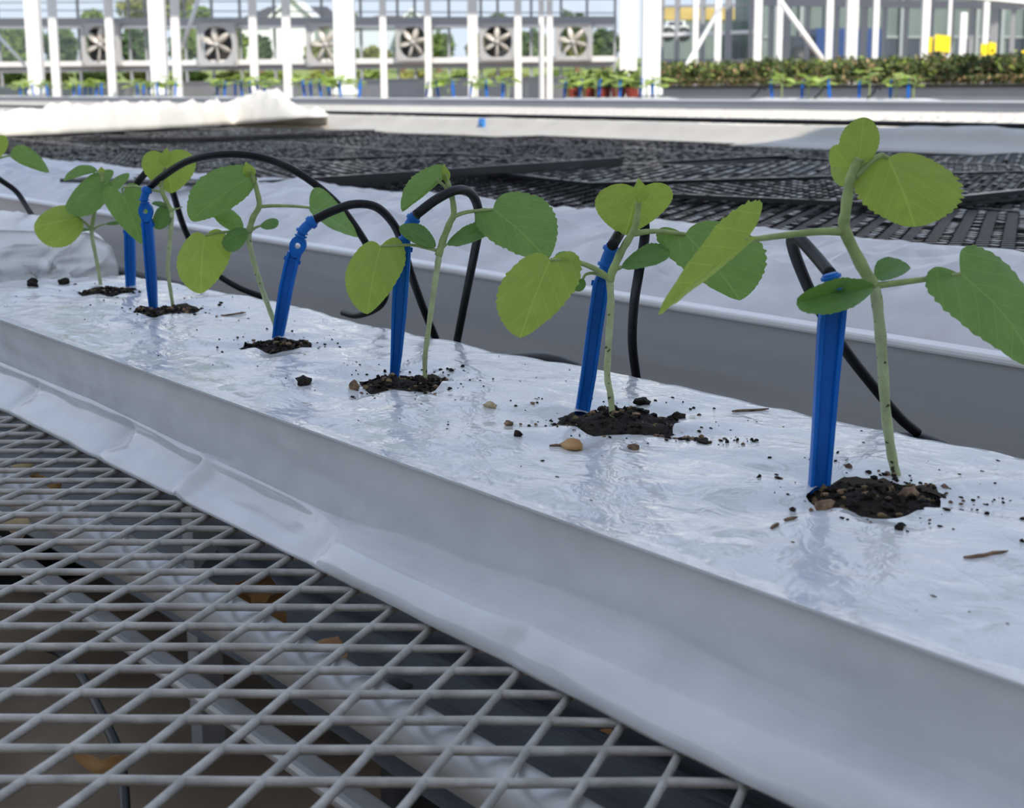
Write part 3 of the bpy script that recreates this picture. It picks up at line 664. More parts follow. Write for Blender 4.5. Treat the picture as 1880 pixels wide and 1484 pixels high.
# 1 nearest, at the right
P = Plant((1180, 180, 1.854), (875, 1322), 'nearest seedling at the right, tall with a big toothed leaf near the top')
P.stem([(875, 1335), (862, 1280), (845, 1200), (826, 1050), (813, 850), (797, 690), (787, 640)], 30, 40, 'stem', 'stem_pale')
P.stem([(787, 645), (740, 560), (688, 450), (690, 390), (704, 290), (722, 235), (738, 205)], 44, 28, 'upper_stem')
P.leaf((736, 212, .0), (752, 66, .012), (669, 150, .006), (806, 150, .004), 'leaf_backlit', drop=.02, bulge=.03)
P.leaf((742, 232, .012), (640, 232, .03), (668, 158, .022), (690, 302, .012), 'leaf_backlit', petiole=[(722, 250, 0), (732, 240, .008), (742, 232, .012)], pw=14)
P.leaf((832, 203, .004), (925, 438, -.012), (1082, 292, .008), (722, 318, .0), 'leaf_backlit', petiole=[(722, 270, 0), (770, 222, .002), (812, 196, .003), (834, 203, .004)], pw=20, bulge=.06, drop=.05, serr=.045)
P.leaf((352, 485, -.01), (52, 738, -.03), (318, 380, .004), (262, 590, -.035), 'leaf_backlit', petiole=[(688, 455, 0), (600, 455, -.003), (480, 468, -.006), (352, 485, -.01)], pw=24, bulge=.02, drop=.0)
P.leaf((792, 615, .004), (912, 576, .022), (815, 552, .020), (850, 622, .0), 'cotyledon', kind='oval', drop=0.0)
P.leaf((790, 642, -.006), (522, 692, -.040), (655, 626, -.030), (645, 742, -.044), 'cotyledon', kind='oval', bulge=.05, drop=-.03)
P.leaf((1082, 600, .0), (1345, 925, -.03), (1235, 565, .014), (1010, 720, -.02), 'leaf_frontlit', petiole=[(792, 640, 0), (880, 628, -.002), (985, 614, -.002), (1082, 600, 0)], pw=20, bulge=.09, drop=.05, serr=.03)
# 2
P = Plant((880, 300, 2.65), (655, 1305), 'second seedling from the right, with a heart-shaped leaf facing us at its top')
P.stem([(655, 1320), (648, 1230), (637, 1120), (622, 1030), (630, 850), (640, 700), (635, 560)], 30, 36, 'stem', 'stem_pale')
P.stem([(633, 575), (650, 520), (690, 430), (735, 355), (762, 290), (775, 185)], 42, 30, 'upper_stem')
P.leaf((768, 130, .006), (712, 350, .002), (940, 165, .016), (565, 175, .014), 'leaf_backlit', bulge=.04, drop=.03, serr=.012)
P.leaf((776, 196, -.006), (774, 70, -.002), (746, 136, -.004), (828, 138, -.004), 'leaf_backlit', kind='bud', drop=.1)
P.leaf((1000, 345, .030), (1268, 668, .022), (1352, 370, .045), (905, 440, .02), 'leaf_frontlit', petiole=[(742, 345, 0), (820, 332, .01), (900, 332, .02), (1000, 345, .030)], pw=26, bulge=.05, drop=.05, serr=.03)
P.leaf((690, 505, .004), (930, 438, .018), (815, 412, .022), (815, 520, .002), 'cotyledon', kind='oval', petiole=[(640, 560, 0), (660, 520, .002), (690, 505, .004)], pw=24, drop=-.05)
P.leaf((345, 470, -.004), (200, 850, -.030), (100, 590, -.006), (485, 570, -.012), 'leaf_backlit', petiole=[(630, 558, 0), (560, 512, -.001), (470, 480, -.002), (345, 470, -.004)], pw=26, bulge=.05, drop=.06, serr=.03)
P.leaf((472, 482, .008), (368, 452, .02), (430, 432, .02), (430, 478, .01), 'cotyledon', kind='oval')
P.leaf((505, 560, .004), (478, 624, .0), (450, 590, .004), (516, 600, .004), 'cotyledon', kind='oval', petiole=[(625, 560, 0), (560, 535, .002), (520, 540, .003), (505, 560, .004)], pw=16)
# 3
P = Plant((620, 270, 3.028), (487, 1310), 'third seedling from the right, drooping thin leaf at top and broad dark leaf at right')
P.stem([(487, 1320), (485, 1180), (500, 1050), (530, 830), (555, 660), (565, 595)], 27, 36, 'stem', 'stem_pale')
P.stem([(560, 605), (585, 520), (622, 425), (645, 372), (636, 280), (614, 205), (600, 150)], 42, 26, 'upper_stem')
P.leaf((598, 150, .0), (358, 358, -.014), (438, 150, .006), (498, 262, -.006), 'leaf_frontlit', petiole=[(640, 310, 0), (605, 230, .0), (560, 190, -.002), (560, 172, -.002)], pw=18, bulge=.03, drop=.0, serr=.035)
P.leaf((606, 200, -.002), (590, 92, .0), (574, 150, .0), (626, 150, .0), 'leaf_backlit', kind='bud')
P.leaf((862, 348, .012), (1165, 632, -.005), (1150, 300, .030), (830, 505, -.004), 'leaf_frontlit', petiole=[(642, 388, 0), (700, 366, .004), (770, 355, .008), (862, 348, .012)], pw=22, bulge=.06, drop=.05, serr=.03)
P.leaf((605, 540, .002), (845, 465, .014), (745, 438, .018), (735, 550, -.002), 'cotyledon', kind='oval', petiole=[(570, 590, 0), (585, 560, 0), (605, 540, .002)], pw=20, drop=-.04)
P.leaf((545, 556, .0), (345, 442, -.010), (470, 452, .006), (410, 540, -.012), 'cotyledon', kind='oval', drop=-.04)
P.leaf((238, 552, -.006), (165, 930, -.022), (48, 690, -.004), (372, 640, -.010), 'leaf_backlit', petiole=[(552, 575, 0), (480, 558, -.002), (400, 545, -.004), (238, 552, -.006)], pw=18, bulge=.06, drop=.08, serr=.02)
# 4
P = Plant((300, 260, 2.968), (635, 1080), 'fourth seedling from the right, leaning left with a thin leaf pointing right')
P.stem([(637, 1095), (612, 1010), (580, 920), (540, 810), (500, 680), (470, 560), (465, 485)], 26, 32, 'stem', 'stem_pale')
P.stem([(464, 498), (488, 415), (522, 350), (510, 270), (487, 195), (470, 160)], 36, 24, 'upper_stem')
P.leaf((470, 190, .0), (150, 430, -.018), (232, 182, .006), (392, 352, -.012), 'leaf_frontlit', bulge=.04, drop=.02, serr=.03)
P.leaf((490, 200, -.002), (448, 108, .0), (432, 172, .0), (500, 150, .0), 'leaf_backlit', kind='bud')
P.leaf((800, 360, .0), (1060, 520, -.012), (868, 268, .022), (872, 455, -.02), 'leaf_frontlit', petiole=[(522, 355, 0), (600, 350, 0), (700, 352, 0), (800, 360, 0)], pw=18, bulge=.03, drop=0, kind='oval', serr=.01, name='leaf')
P.leaf((525, 460, .004), (628, 438, .012), (580, 420, .014), (585, 482, .002), 'cotyledon', kind='oval', petiole=[(472, 490, 0), (500, 470, .002), (525, 460, .004)], pw=16)
P.leaf((430, 486, .006), (258, 358, .012), (392, 385, .018), (330, 470, .004), 'leaf_frontlit', kind='oval', name='leaf')
P.leaf((466, 484, -.002), (318, 552, -.014), (385, 482, .0), (402, 600, -.016), 'cotyledon', kind='oval', drop=-.03)
P.leaf((225, 512, -.004), (205, 828, -.018), (75, 650, -.002), (368, 600, -.008), 'leaf_backlit', petiole=[(462, 492, 0), (380, 490, -.001), (290, 498, -.003), (225, 512, -.004)], pw=16, bulge=.06, drop=.08, serr=.025)
# 5
P = Plant((0, 250, 3.917), (1250, 1262), 'fifth seedling from the right, heart-shaped leaf behind the arched black tube')
P.stem([(1252, 1275), (1225, 1100), (1206, 950), (1222, 750), (1238, 540)], 24, 36, 'stem', 'stem_pale')
P.stem([(1238, 545), (1195, 465), (1165, 390), (1168, 300), (1188, 225)], 36, 26, 'upper_stem')
P.leaf((1185, 218, -.006), (1200, 82, -.002), (1136, 160, -.004), (1242, 152, -.004), 'leaf_backlit', kind='bud', drop=.05)
P.leaf((1190, 140, .010), (1235, 412, .006), (1408, 185, .018), (1018, 205, .016), 'leaf_backlit', bulge=.04, drop=.03, serr=.02)
P.leaf((884, 420, .024), (1022, 780, .012), (1050, 430, .030), (748, 470, .018), 'leaf_frontlit', petiole=[(1160, 400, 0), (1080, 385, .0), (980, 362, .012), (884, 372, .022), (884, 420, .024)], pw=16, bulge=.06, drop=.04, serr=.01)
P.leaf((1240, 522, .002), (1092, 488, .012), (1160, 472, .012), (1160, 512, .006), 'cotyledon', kind='oval')
P.leaf((1242, 542, .0), (1105, 652, .0), (1140, 518, .008), (1205, 650, -.004), 'cotyledon', kind='oval')
P.stem([(1240, 525), (1275, 522), (1310, 508)], 16, 10, 'leaf_scar')
# 6
P = Plant((0, 250, 3.917), (730, 1105), 'farthest of the six seedlings in front of us, in the leftmost hole')
P.stem([(732, 1120), (700, 920), (668, 760), (656, 665)], 26, 30, 'stem', 'stem_pale')
P.stem([(656, 680), (670, 600), (690, 500), (722, 430), (738, 320), (735, 260)], 30, 22, 'upper_stem')
P.leaf((580, 590, -.004), (245, 655, -.018), (430, 500, .006), (440, 800, -.02), 'leaf_backlit', petiole=[(656, 672, 0), (620, 630, -.002), (545, 572, -.004)], pw=20, bulge=.05, drop=.05, serr=.015)
P.leaf((785, 325, .0), (468, 505, -.018), (690, 262, .010), (665, 560, -.020), 'leaf_frontlit', bulge=.05, drop=.03, serr=.02)
P.leaf((700, 250, .004), (455, 322, .0), (580, 215, .012), (610, 288, .0), 'leaf_frontlit', kind='oval', name='leaf', petiole=[(735, 330, 0), (725, 280, .002), (700, 250, .004)], pw=14)
P.leaf((735, 430, -.004), (930, 270, .004), (800, 320, .004), (852, 390, -.006), 'leaf_frontlit', kind='oval', name='leaf')
P.leaf((736, 270, 0), (728, 218, 0), (706, 250, 0), (756, 248, 0), 'leaf_backlit', kind='bud')
P.leaf((650, 672, .0), (428, 712, -.006), (540, 665, .004), (560, 698, -.006), 'cotyledon', kind='oval')
P.leaf((760, 632, .002), (880, 620, .008), (820, 612, .008), (820, 640, .004), 'cotyledon', kind='oval', petiole=[(664, 678, 0), (710, 648, .001), (760, 632, .002)], pw=14)
# 7, rooted in the next slab, only its leaves reach into the picture
P = Plant((0, 250, 3.917), (-60, 760), 'seedling in the crumpled slab, only its leaves showing at the left frame edge', z=0.115)
P.stem([(-60, 770), (-75, 600), (-70, 400), (-60, 250), (-40, 170)], 26, 22, 'stem')
P.leaf((75, 140, 0), (355, 262, -.01), (190, 75, .008), (175, 215, -.006), 'leaf_frontlit', petiole=[(-50, 190, 0), (0, 158, 0), (75, 140, 0)], pw=16, kind='oval', name='leaf', bulge=.06)
P.leaf((-40, 160, 0), (20, -5, 0), (-40, 60, .004), (52, 80, 0), 'leaf_backlit')
P.leaf((-60, 260, 0), (-260, 330, 0), (-150, 220, .006), (-150, 380, 0), 'leaf_frontlit')

ORD_ROW = ['first', 'second', 'third', 'farthest']
# ------------------------------------------------------------------ second bench: rail, film liner, black mats
b2 = empty('growing_bench', (-6, 2.5, FLOOR_Z), 'wide second bench with bare aluminium side rail, carrying the black mats', 'bench')
m = MB(); m.box((-18, 1.130, -0.075), (1.0, 1.1335, 0.064)); m.box((-18, 1.122, -0.083), (1.0, 1.150, -0.075)); m.obj('side_rail', 'aluminium', b2)
m = MB(); m.box((-18, 1.124, 0.062), (1.0, 1.146, 0.071)); o = m.obj('rail_lip', 'alu_edge', b2); bv = o.modifiers.new('b', 'BEVEL'); bv.width = .003; bv.segments = 2
m = MB(); m.box((-18, 1.47, 0.035), (1.0, 3.98, 0.088)); m.obj('bench_board', 'black_tray', b2)
for x in (-14, -10, -6, -3, 0.4):
    for y in (1.3, 3.7):
        m = MB(); m.box((x-.03, y-.03, FLOOR_Z), (x+.03, y+.03, 0.035)); m.obj('leg', 'galv_pipe', b2)
def sheet(name, xs_, rows, wr, matname, label, cat, seed=1, sc=(4, 14, 40)):
    """a long film strip along X; rows = (y, z) cross-section"""
    mb = MB(); n = len(rows); vs = []
    for x in xs_:
        for j, (y, z) in enumerate(rows):
            t = j/(n-1); e = math.sin(math.pi*min(1, t*1.02))**0.6 if 0 < t < 1 else 0.15
            d = wr*(0.9*fnz(x, y, seed, sc[0])+0.7*abs(fnz(x+.3*y, y*1.5, seed, sc[1]))+0.45*abs(fnz(x+.5*z, y*.25, seed, sc[1]*1.8))+0.25*fnz(x, y, seed, sc[2]))
            vs.append((x, y+d*e*0.8, z+d*e))
    mb.add(vs, [(i*n+j, (i+1)*n+j, (i+1)*n+j+1, i*n+j+1) for i in range(len(xs_)-1) for j in range(n-1)])
    o = mb.obj(name, matname, None, True); so = o.modifiers.new('s', 'SOLIDIFY'); so.thickness = 0.0006; so.offset = 1
    return tag(o, label, cat)
rows = [(float(np.interp(t, (0, .45, .6, 1), (1.146, 1.215, 1.29, 1.49))), float(np.interp(t, (0, .45, .6, 1), (.058, .094, .106, .113)))) for t in np.linspace(0, 1, 22)]
sheet('film_liner', np.arange(-12, 0.9, 0.016), rows, 0.036, 'liner_film', 'wrinkled white film between the aluminium rail and the black mats', 'film', 3)
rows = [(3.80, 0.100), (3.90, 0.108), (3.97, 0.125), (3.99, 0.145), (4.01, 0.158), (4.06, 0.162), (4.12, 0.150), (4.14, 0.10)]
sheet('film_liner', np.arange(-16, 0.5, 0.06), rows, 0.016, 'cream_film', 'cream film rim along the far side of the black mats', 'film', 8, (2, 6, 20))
mm = expanded_sheet(-0.57, 0.57, -0.29, 0.29, 0.038, 0.052, 0.0060, 0.0040, 0, 0, 0.0, 4, 0, 1.0)
for i in range(-30, 31):                       # flat bonds where the strands meet
    for j in range(-11, 12):
        if (i+j) % 2: continue
        q = V((i*.019, j*.026, .0032)); ax = V((.0062, 0, .0062*rnd.gauss(0, .04))); ay = V((0, .0042, .0042*rnd.gauss(0, .06)))
        mm.obox(q, ax, ay, V((0, 0, .0012)))
for y in (-0.295, 0.295): mm.box((-0.58, y-.005, -.004), (0.58, y+.005, .004))
for x in (-0.575, 0.575): mm.box((x-.005, -.295, -.004), (x+.005, .295, .004))
me_mat = mm.mesh('mesh_mat', 'black_mesh', False)
k = 0
for r_ in range(4):
    for c_ in range(10):
        k += 1; rr_ = random.Random(k*13)
        x = -9.6+c_*1.16+0.3*(r_ % 2)+rr_.uniform(-.02, .02); y = 1.50+0.30+r_*0.585+rr_.uniform(-.01, .01)
        if x > 0.9 or (y > 2.6 and x < -8.5): continue
        o = link('mesh_mat', me_mat, None, (x, y, 0.097+0.006*((r_+c_) % 2)+rr_.uniform(0, .002)))
        o.rotation_euler = (rr_.uniform(-.014, .014), rr_.uniform(-.010, .010), rr_.uniform(-.02, .02)+(math.pi if rr_.random() < .5 else 0))
        tag(o, 'flat black mesh mat, %s row from the rail, %s from the right' % (ORD_ROW[r_], ['tenth', 'ninth', 'eighth', 'seventh', 'sixth', 'fifth', 'fourth', 'third', 'second', 'first'][c_]), 'mat', 'black mesh mats covering the second bench')
def odd_mat(u0, v0, u1, v1, z, lift, label, rim=.004):
    a_ = at_z(u0, v0, z); b_ = at_z(u1, v1, z); d = (b_-a_); ang = math.atan2(d.y, d.x); c_ = a_+V((math.cos(ang), math.sin(ang), 0))*0.58+V((-math.sin(ang), math.cos(ang), 0))*0.29
    o = link('mesh_mat', me_mat, None, (c_.x, c_.y, z+lift*.5)); o.rotation_euler = (-lift*1.2, 0, ang); tag(o, label, 'mat', 'black mesh mats covering the second bench')
    mb = MB(); mb.box((-.58, -.308, -rim*1.1), (.58, -.298, rim)); q_ = mb.obj('raised_rim', 'black_mesh', None, False, (0, 0, 0)); q_.parent = o
odd_mat(470, 352, 775, 330, .115, .012, 'black mesh mat with a thick raised front rim behind the fourth seedling', .010)
odd_mat(1075, 345, 1320, 338, .112, .008, 'black mesh mat with a straight raised rim behind the second seedling')
odd_mat(330, 258, 760, 240, .112, .01, 'black mesh mat with a dark rim near the far film edge')
odd_mat(1620, 385, 1930, 352, .112, .008, 'black mesh mat with a raised rim at the right frame edge')
# crumpled clear-white film thrown over the far left of the mats
prof_ = [(-170, 264, 214), (-80, 256, 212), (0, 250, 207), (60, 248, 201), (110, 246, 197), (170, 243, 193), (230, 240, 192), (290, 237, 192), (340, 234, 192), (390, 231, 191), (425, 229, 189), (445, 227.5, 182), (465, 226, 174), (490, 224, 171), (510, 222, 172), (527, 220, 180), (540, 218, 194), (560, 216, 205), (600, 214.5, 210)]
mb = MB(); us = np.linspace(-170, 600, 120); NJ = 22; vs = []
for i, u in enumerate(us):
    vl = float(np.interp(u, [p[0] for p in prof_], [p[1] for p in prof_])); vt = float(np.interp(u, [p[0] for p in prof_], [p[2] for p in prof_]))
    a_ = at_z(u, vl, 0.112)
    if a_.y > 3.80: a_ = at_y(u, vl, 3.80)
    ridge = on_plane(u, vt, a_, 0.16); back = on_plane(u, vt, a_, 0.36); back.z = 0.105
    for j in range(NJ+1):
        t = j/NJ
        if t < .55: s_ = t/.55; p = a_.lerp(ridge, s_); p.z = a_.z+(ridge.z-a_.z)*math.sin(s_*math.pi/2)**0.8
        else: s_ = (t-.55)/.45; p = ridge.lerp(back, s_); p.z = ridge.z+(back.z-ridge.z)*(1-math.cos(s_*math.pi/2))
        e = math.sin(math.pi*t); big = 1.6 if 440 < u < 550 else 1
        p.z += e*0.026*big*(fnz(p.x, p.y, 0, 5)+1.2*abs(fnz(p.x, p.y, 3, 12))+.5*fnz(p.x, p.y, 7, 26)); p += RGT*(e*.02*fnz(p.x, p.y, 6, 9)); vs.append(p)
mb.add(vs, [(i*(NJ+1)+j, (i+1)*(NJ+1)+j, (i+1)*(NJ+1)+j+1, i*(NJ+1)+j+1) for i in range(len(us)-1) for j in range(NJ)])
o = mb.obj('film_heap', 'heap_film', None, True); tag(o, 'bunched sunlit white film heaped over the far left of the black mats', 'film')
so = o.modifiers.new('s', 'SOLIDIFY'); so.thickness = .001
p = at_y(885, 229, 3.97); mb = MB(); mb.box((-.018, -.006, -.018), (.018, .006, .022)); mb.box((-.012, -.014, .004), (.012, .0, .014)); mb.tube([(-.02, 0, .022), (.02, 0, .022)], .006, 8)
tag(mb.obj('film_clip', 'blue_clip', None, False, p), 'small blue clip on the cream film rim', 'clip')
mb = MB(); mb.tube([(x, 4.26+.004*math.sin(x*3), 0.172) for x in np.arange(-30, 0.6, 0.3)], 0.0095, 8)
tag(mb.obj('supply_pipe', 'black_tube', None, True), 'long thin black pipe behind the cream film rim', 'pipe')

# ------------------------------------------------------------------ third bench with the far row of slabs
YR = 9.0; ZR = 0.185
b3 = empty('growing_bench', (-12, 6.6, FLOOR_Z), 'third bench of bright metal mesh with a grey rail, carrying the far row of slabs', 'bench')
m = MB(); m.box((-45, 4.34, .06), (2.0, 4.37, .135)); m.obj('edge_rail', 'far_rail', b3)
m = MB(); m.box((-45, 4.40, .085), (2.0, YR-.02, .10)); m.obj('bench_board', 'grey_paint', b3)
fs_ = expanded_sheet(-1.9, 1.9, -1.1, 1.1, .10, .14, .012, .012, 0, 0, .004, 2, 0, 1.1).mesh('mesh_top', 'galv')
for c_ in range(9):
    for r_ in range(2):
        o = link('mesh_top', fs_, b3); o.location = V((-31+c_*3.85, 5.52+r_*2.24, 0.117))-V(b3.location)
m = MB(); m.box((-45, YR, .05), (2.0, YR+.02, ZR)); m.obj('side_rail', 'far_rail', b3)
m = MB(); m.box((-45, YR-.012, ZR), (2.0, YR+.03, ZR+.012)); m.obj('rail_lip', 'alu_edge', b3)
m = MB(); m.box((-45, YR+.02, .09), (2.0, YR+.9, .12)); m.obj('slab_shelf', 'far_rail', b3)
for x in (-38, -30, -22, -14, -6, 1): 
    for y in (4.5, 9.5):
        m = MB(); m.box((x-.04, y-.04, FLOOR_Z), (x+.04, y+.04, .09)); m.obj('leg', 'galv_pipe', b3)
# seedling and stake prototypes for the far row
def far_seedling(seed):
    r_ = random.Random(seed); mb = MB(); H = .17+.05*r_.random()
    mb.tube(spline([(0, 0, -.02), (.006, 0, H*.5), (-.008, .004, H*.8), (.01, 0, H)], 4), .0045, 6, True, 0)
    for i in range(5):
        a_ = i*2.4+seed; z = H*(.62+.1*i); L_ = .055+.03*r_.random(); d = V((math.cos(a_), math.sin(a_), 0)); s_ = V((-d.y, d.x, 0))
        B = V((0, 0, min(z, H)))+d*.03; T = B+d*L_*1.4+UP*(-.03+.05*r_.random()); Lp = B+d*.03+s_*L_*.7+UP*.012; Rp = B+d*.03-s_*L_*.7+UP*.008
        q_, _ = leaf_mesh(B, T, Lp, Rp, seed=seed+i); mb.add(q_.v, q_.f, 1); mb.tube([(0, 0, min(z, H)-.01), B], .003, 5, True, 0)
    return mb.mesh('melon_seedling', ['stem', 'lime_leaf'], True)
FSEED = [far_seedling(s_) for s_ in (1, 2, 3, 4)]
mb = MB(); vs = []
for z, w, t in ((-.03, .004, .004), (0, .007, .006), (.05, .011, .008), (.11, .013, .009), (.12, .009, .007), (.135, .009, .008)):
    for a_, b_ in ((-1, .5), (-1, -.5), (-.6, -.5), (-.5, 0), (.5, 0), (.6, -.5), (1, -.5), (1, .5)): vs.append((a_*w*1.25, b_*t*1.3, z))
mb.add(vs, [(i*8+j, i*8+(j+1) % 8, (i+1)*8+(j+1) % 8, (i+1)*8+j) for i in range(5) for j in range(8)]+[tuple(range(7, -1, -1)), tuple(40+j for j in range(8))])
mb.tube([(0, 0, .13), (.002, 0, .14), (.006, 0, .15), (.012, 0, .162)], [.008, .010, .008, .010], 8)
FSTAKE = mb.mesh('drip_stake', 'blue_plastic')
ORD = ['first', 'second', 'third', 'fourth', 'fifth', 'sixth', 'seventh']
CL = [(-12, 92, [38, 50, 62, 75, 88], 'at far left'), (128, 216, [136, 146, 156, 166, 176, 187], 'below the leftmost fan'), (238, 342, [253, 264, 276, 290, 305, 322], 'by the second pillar'),
      (385, 500, [400, 412, 432, 445, 462, 475, 486], 'behind the film heap'), (540, 668, [560, 572, 590, 606, 626, 660], 'by the widest pillar'), (772, 942, [783, 806, 833, 863, 894, 922], 'below the fifth fan'),
      (1022, 1262, [1035, 1063, 1100, 1138, 1175, 1198], 'by the rightmost pillar'), (1352, 1765, [1418, 1472, 1524, 1577, 1634, 1667], 'before the green bed')]
mb_s = None
for ci, (u0, u1, st_, where) in enumerate(CL):
    xa = at_y(u0, 178, YR+.22).x; xb = at_y(u1, 180, YR+.22).x; n = 24; mb = MB(); vs = []
    for i in range(n+1):
        t = i/n; e = min(1, min(t, 1-t)*9)**.5; x = xa+(xb-xa)*t
        for y, z in ((.10, 0), (.09, .5), (.12, .9), (.2, 1.05), (.3, .95), (.33, .5), (.33, 0)):
            vs.append((x, YR+y, .12+max(0, z)*.085*(0.15+.85*e)+(.006*fnz(x, y, 4, 9) if z > 0 else 0)))
    mb.add(vs, [(i*7+j, (i+1)*7+j, (i+1)*7+j+1, i*7+j+1) for i in range(n) for j in range(6)]+[tuple(range(7)), tuple(n*7+6-j for j in range(7))])
    tag(mb.obj('grow_slab', 'liner_film', None, True), 'white film slab on the far row, '+where, 'grow slab', 'slabs in the far row')
    for i, u in enumerate(st_):
        sc_ = 1.30 if u < 700 else (1.12 if u < 1250 else 0.95)
        q_ = at_y(u, 178, YR+.20); q_.z = .195; rr_ = random.Random(u)
        o = link('drip_stake', FSTAKE, None, q_); o.scale = (sc_*.8, sc_*.8, sc_); o.rotation_euler = (rr_.uniform(-.12, .12), rr_.uniform(-.15, .15), math.atan2(FW[0], -FW[1])+3.14+rr_.uniform(-.5, .5))
        tag(o, ORD[i]+' blue stake from left, far slab '+where, 'drip stake', 'blue drip stakes in the far row')
        q_ = at_y(u+rr_.choice((-9, -6, 7, 11))*(1 if u < 1250 else 1.6), 178, YR+.22); q_.z = .195
        o = link('melon_seedling', FSEED[u % 4], None, q_); o.scale = (sc_*1.1, sc_*1.1, sc_*rr_.uniform(.85, 1.1)); o.rotation_euler = (0, 0, rr_.uniform(0, 6.28))
        tag(o, ORD[i]+' lime seedling from left, far slab '+where, 'seedling', 'seedlings in the far row')
for (u, v, u2, v2, lab) in ((1380, 178, 1398, 160, 'left of the stakes before the green bed'), (1495, 181, 1514, 158, 'between stakes before the green bed'), (1592, 181, 1610, 160, 'right of the fourth stake there'), (392, 176, 404, 158, 'beside the film heap')):
    a_ = at_y(u, v, YR+.12); b_ = at_y(u2, v2, YR+.14); mb = MB(); mb.tube(spline([a_, (a_+b_)/2+RGT*.01, b_, b_+RGT*.03-UP*.02], 5), .007, 6)
    tag(mb.obj('drip_tube', 'black_tube', None, True), 'short black tube on far row, '+lab, 'drip tube', 'black drip tubes on the far row')

# ------------------------------------------------------------------ fourth and fifth benches
b4 = empty('growing_bench', (-10, 13.6, FLOOR_Z), 'fourth bench with a grey rail and black tray edge under the dense green bed', 'bench')
xl = at_y(1190, 160, 13).x
m = MB(); m.box((xl, 13.0, .02), (4, 13.03, .285)); m.obj('side_rail', 'far_rail', b4)
m = MB(); m.box((xl, 12.97, .285), (4, 14.8, .315)); m.obj('tray_edge', 'black_tray', b4)
for x in (xl+.2, -10, -4, 2): m = MB(); m.box((x-.05, 13.3, FLOOR_Z), (x+.05, 13.4, .285)); m.obj('leg', 'galv_pipe', b4)
b5 = empty('growing_bench', (-30, 18.4, FLOOR_Z), 'fifth bench, a long pale grey rail behind the far row on the left', 'bench')
xr = at_y(1195, 150, 18).x
m = MB(); m.box((-75, 18.0, .0), (xr, 18.05, .47)); m.obj('side_rail', 'far_rail', b5)
m = MB(); m.box((-75, 17.97, .47), (xr, 18.9, .50)); m.obj('rail_lip', 'far_rail', b5)
for x in np.arange(-70, xr, 9): m = MB(); m.box((x-.05, 18.3, FLOOR_Z), (x+.05, 18.4, .47)); m.obj('leg', 'galv_pipe', b5)
def leaf_quads(mb, c, rad, n, size, seed, mats=(0,), flat=1.0):
    r_ = random.Random(seed)
    for _ in range(n):
        d = V((r_.gauss(0, 1), r_.gauss(0, 1), r_.gauss(0, 1))).normalized()*(r_.random()**.45)
        p = V(c)+V((d.x*rad[0], d.y*rad[1], d.z*rad[2])); s_ = size*r_.uniform(.6, 1.5)
        a_ = V((r_.gauss(0, 1), r_.gauss(0, 1), r_.gauss(0, flat))).normalized(); b_ = a_.cross(V((r_.random()-.5, r_.random()-.5, r_.random()-.5))).normalized()
        mb.add([p-a_*s_, p+b_*s_*.45+a_*s_*.1, p+a_*s_, p-b_*s_*.45+a_*s_*.1], [(0, 1, 2, 3)], r_.choice(mats))
mb = MB(); r_ = random.Random(5)
for u in np.arange(1205, 2010, 3.2):
    for kk in range(5):
        y = 13.1+1.5*r_.random(); q_ = at_y(u+r_.uniform(-3, 3), 150, y); h = .20+.09*r_.random()
        mb.tube([(q_.x, q_.y, .318), (q_.x+r_.uniform(-.03, .03), q_.y, .318+h*.8)], .004, 4, False, 1)
        leaf_quads(mb, (q_.x, q_.y, .32+h*.62), (.08, .08, h*.50), 26, .030, r_.random(), (0, 0, 0, 0, 0, 0, 0, 0, 1, 2))
    q_ = at_y(u, 150, 13.06); leaf_quads(mb, (q_.x, q_.y, .375), (.06, .05, .03), 10, .022, r_.random(), (1, 0, 0))
tag(mb.obj('young_plant_bed', ['bed_leaf', 'bed_dry', 'lime_leaf']), 'dense dark green bed of young plants on the fourth bench at upper right', 'plants', kind='stuff')
for i, (u, v, w) in enumerate(((1052, 148, 24), (1082, 142, 30), (1108, 140, 30), (1136, 138, 30), (1162, 144, 26))):
    q_ = at_y(u, 160, 11.6); kx = depth_of(q_)/F; pl = empty('potted_plant', (q_.x, q_.y, .20), ORD[i]+' potted leafy plant from the left, in the clump beside the rightmost pillar', 'potted plant', 'potted plants by the rightmost pillar')
    mb = MB(); vs = []
    for z, rr_ in ((.16, .07), (.29, .09), (.285, .08), (.22, .075)):
        for a_ in range(12): vs.append((q_.x+rr_*math.cos(a_*math.pi/6), q_.y+rr_*math.sin(a_*math.pi/6), z))
    mb.add(vs, [(k_*12+a_, k_*12+(a_+1) % 12, k_*12+12+(a_+1) % 12, k_*12+12+a_) for k_ in range(3) for a_ in range(12)]+[tuple(range(11, -1, -1)), tuple(36+a_ for a_ in range(12))])
    mb.obj('pot', 'red_tray', pl)
    mb = MB(); leaf_quads(mb, (q_.x, q_.y, .30+(160-v)*kx*.55), (w*kx*.55, w*kx*.5, .13), 110, .055, u, (0, 0, 1, 1, 2)); mb.obj('foliage', ['bed_leaf', 'lime_leaf', 'foliage_dark'], pl)
    mb = MB(); mb.tube([(q_.x, q_.y, .22), (q_.x, q_.y, .40)], .008, 6); mb.obj('stem', 'stem', pl)
m = MB(); q_ = at_y(1105, 160, 11.6); m.box((q_.x-.75, q_.y-.16, .10), (q_.x+.9, q_.y+.16, .16)); m.box((q_.x-.7, q_.y-.05, FLOOR_Z), (q_.x-.6, q_.y+.05, .1)); m.box((q_.x+.7, q_.y-.05, FLOOR_Z), (q_.x+.8, q_.y+.05, .1))
tag(m.obj('plant_stand', 'black_tray'), 'low black stand under the potted plants beside the rightmost pillar', 'stand')

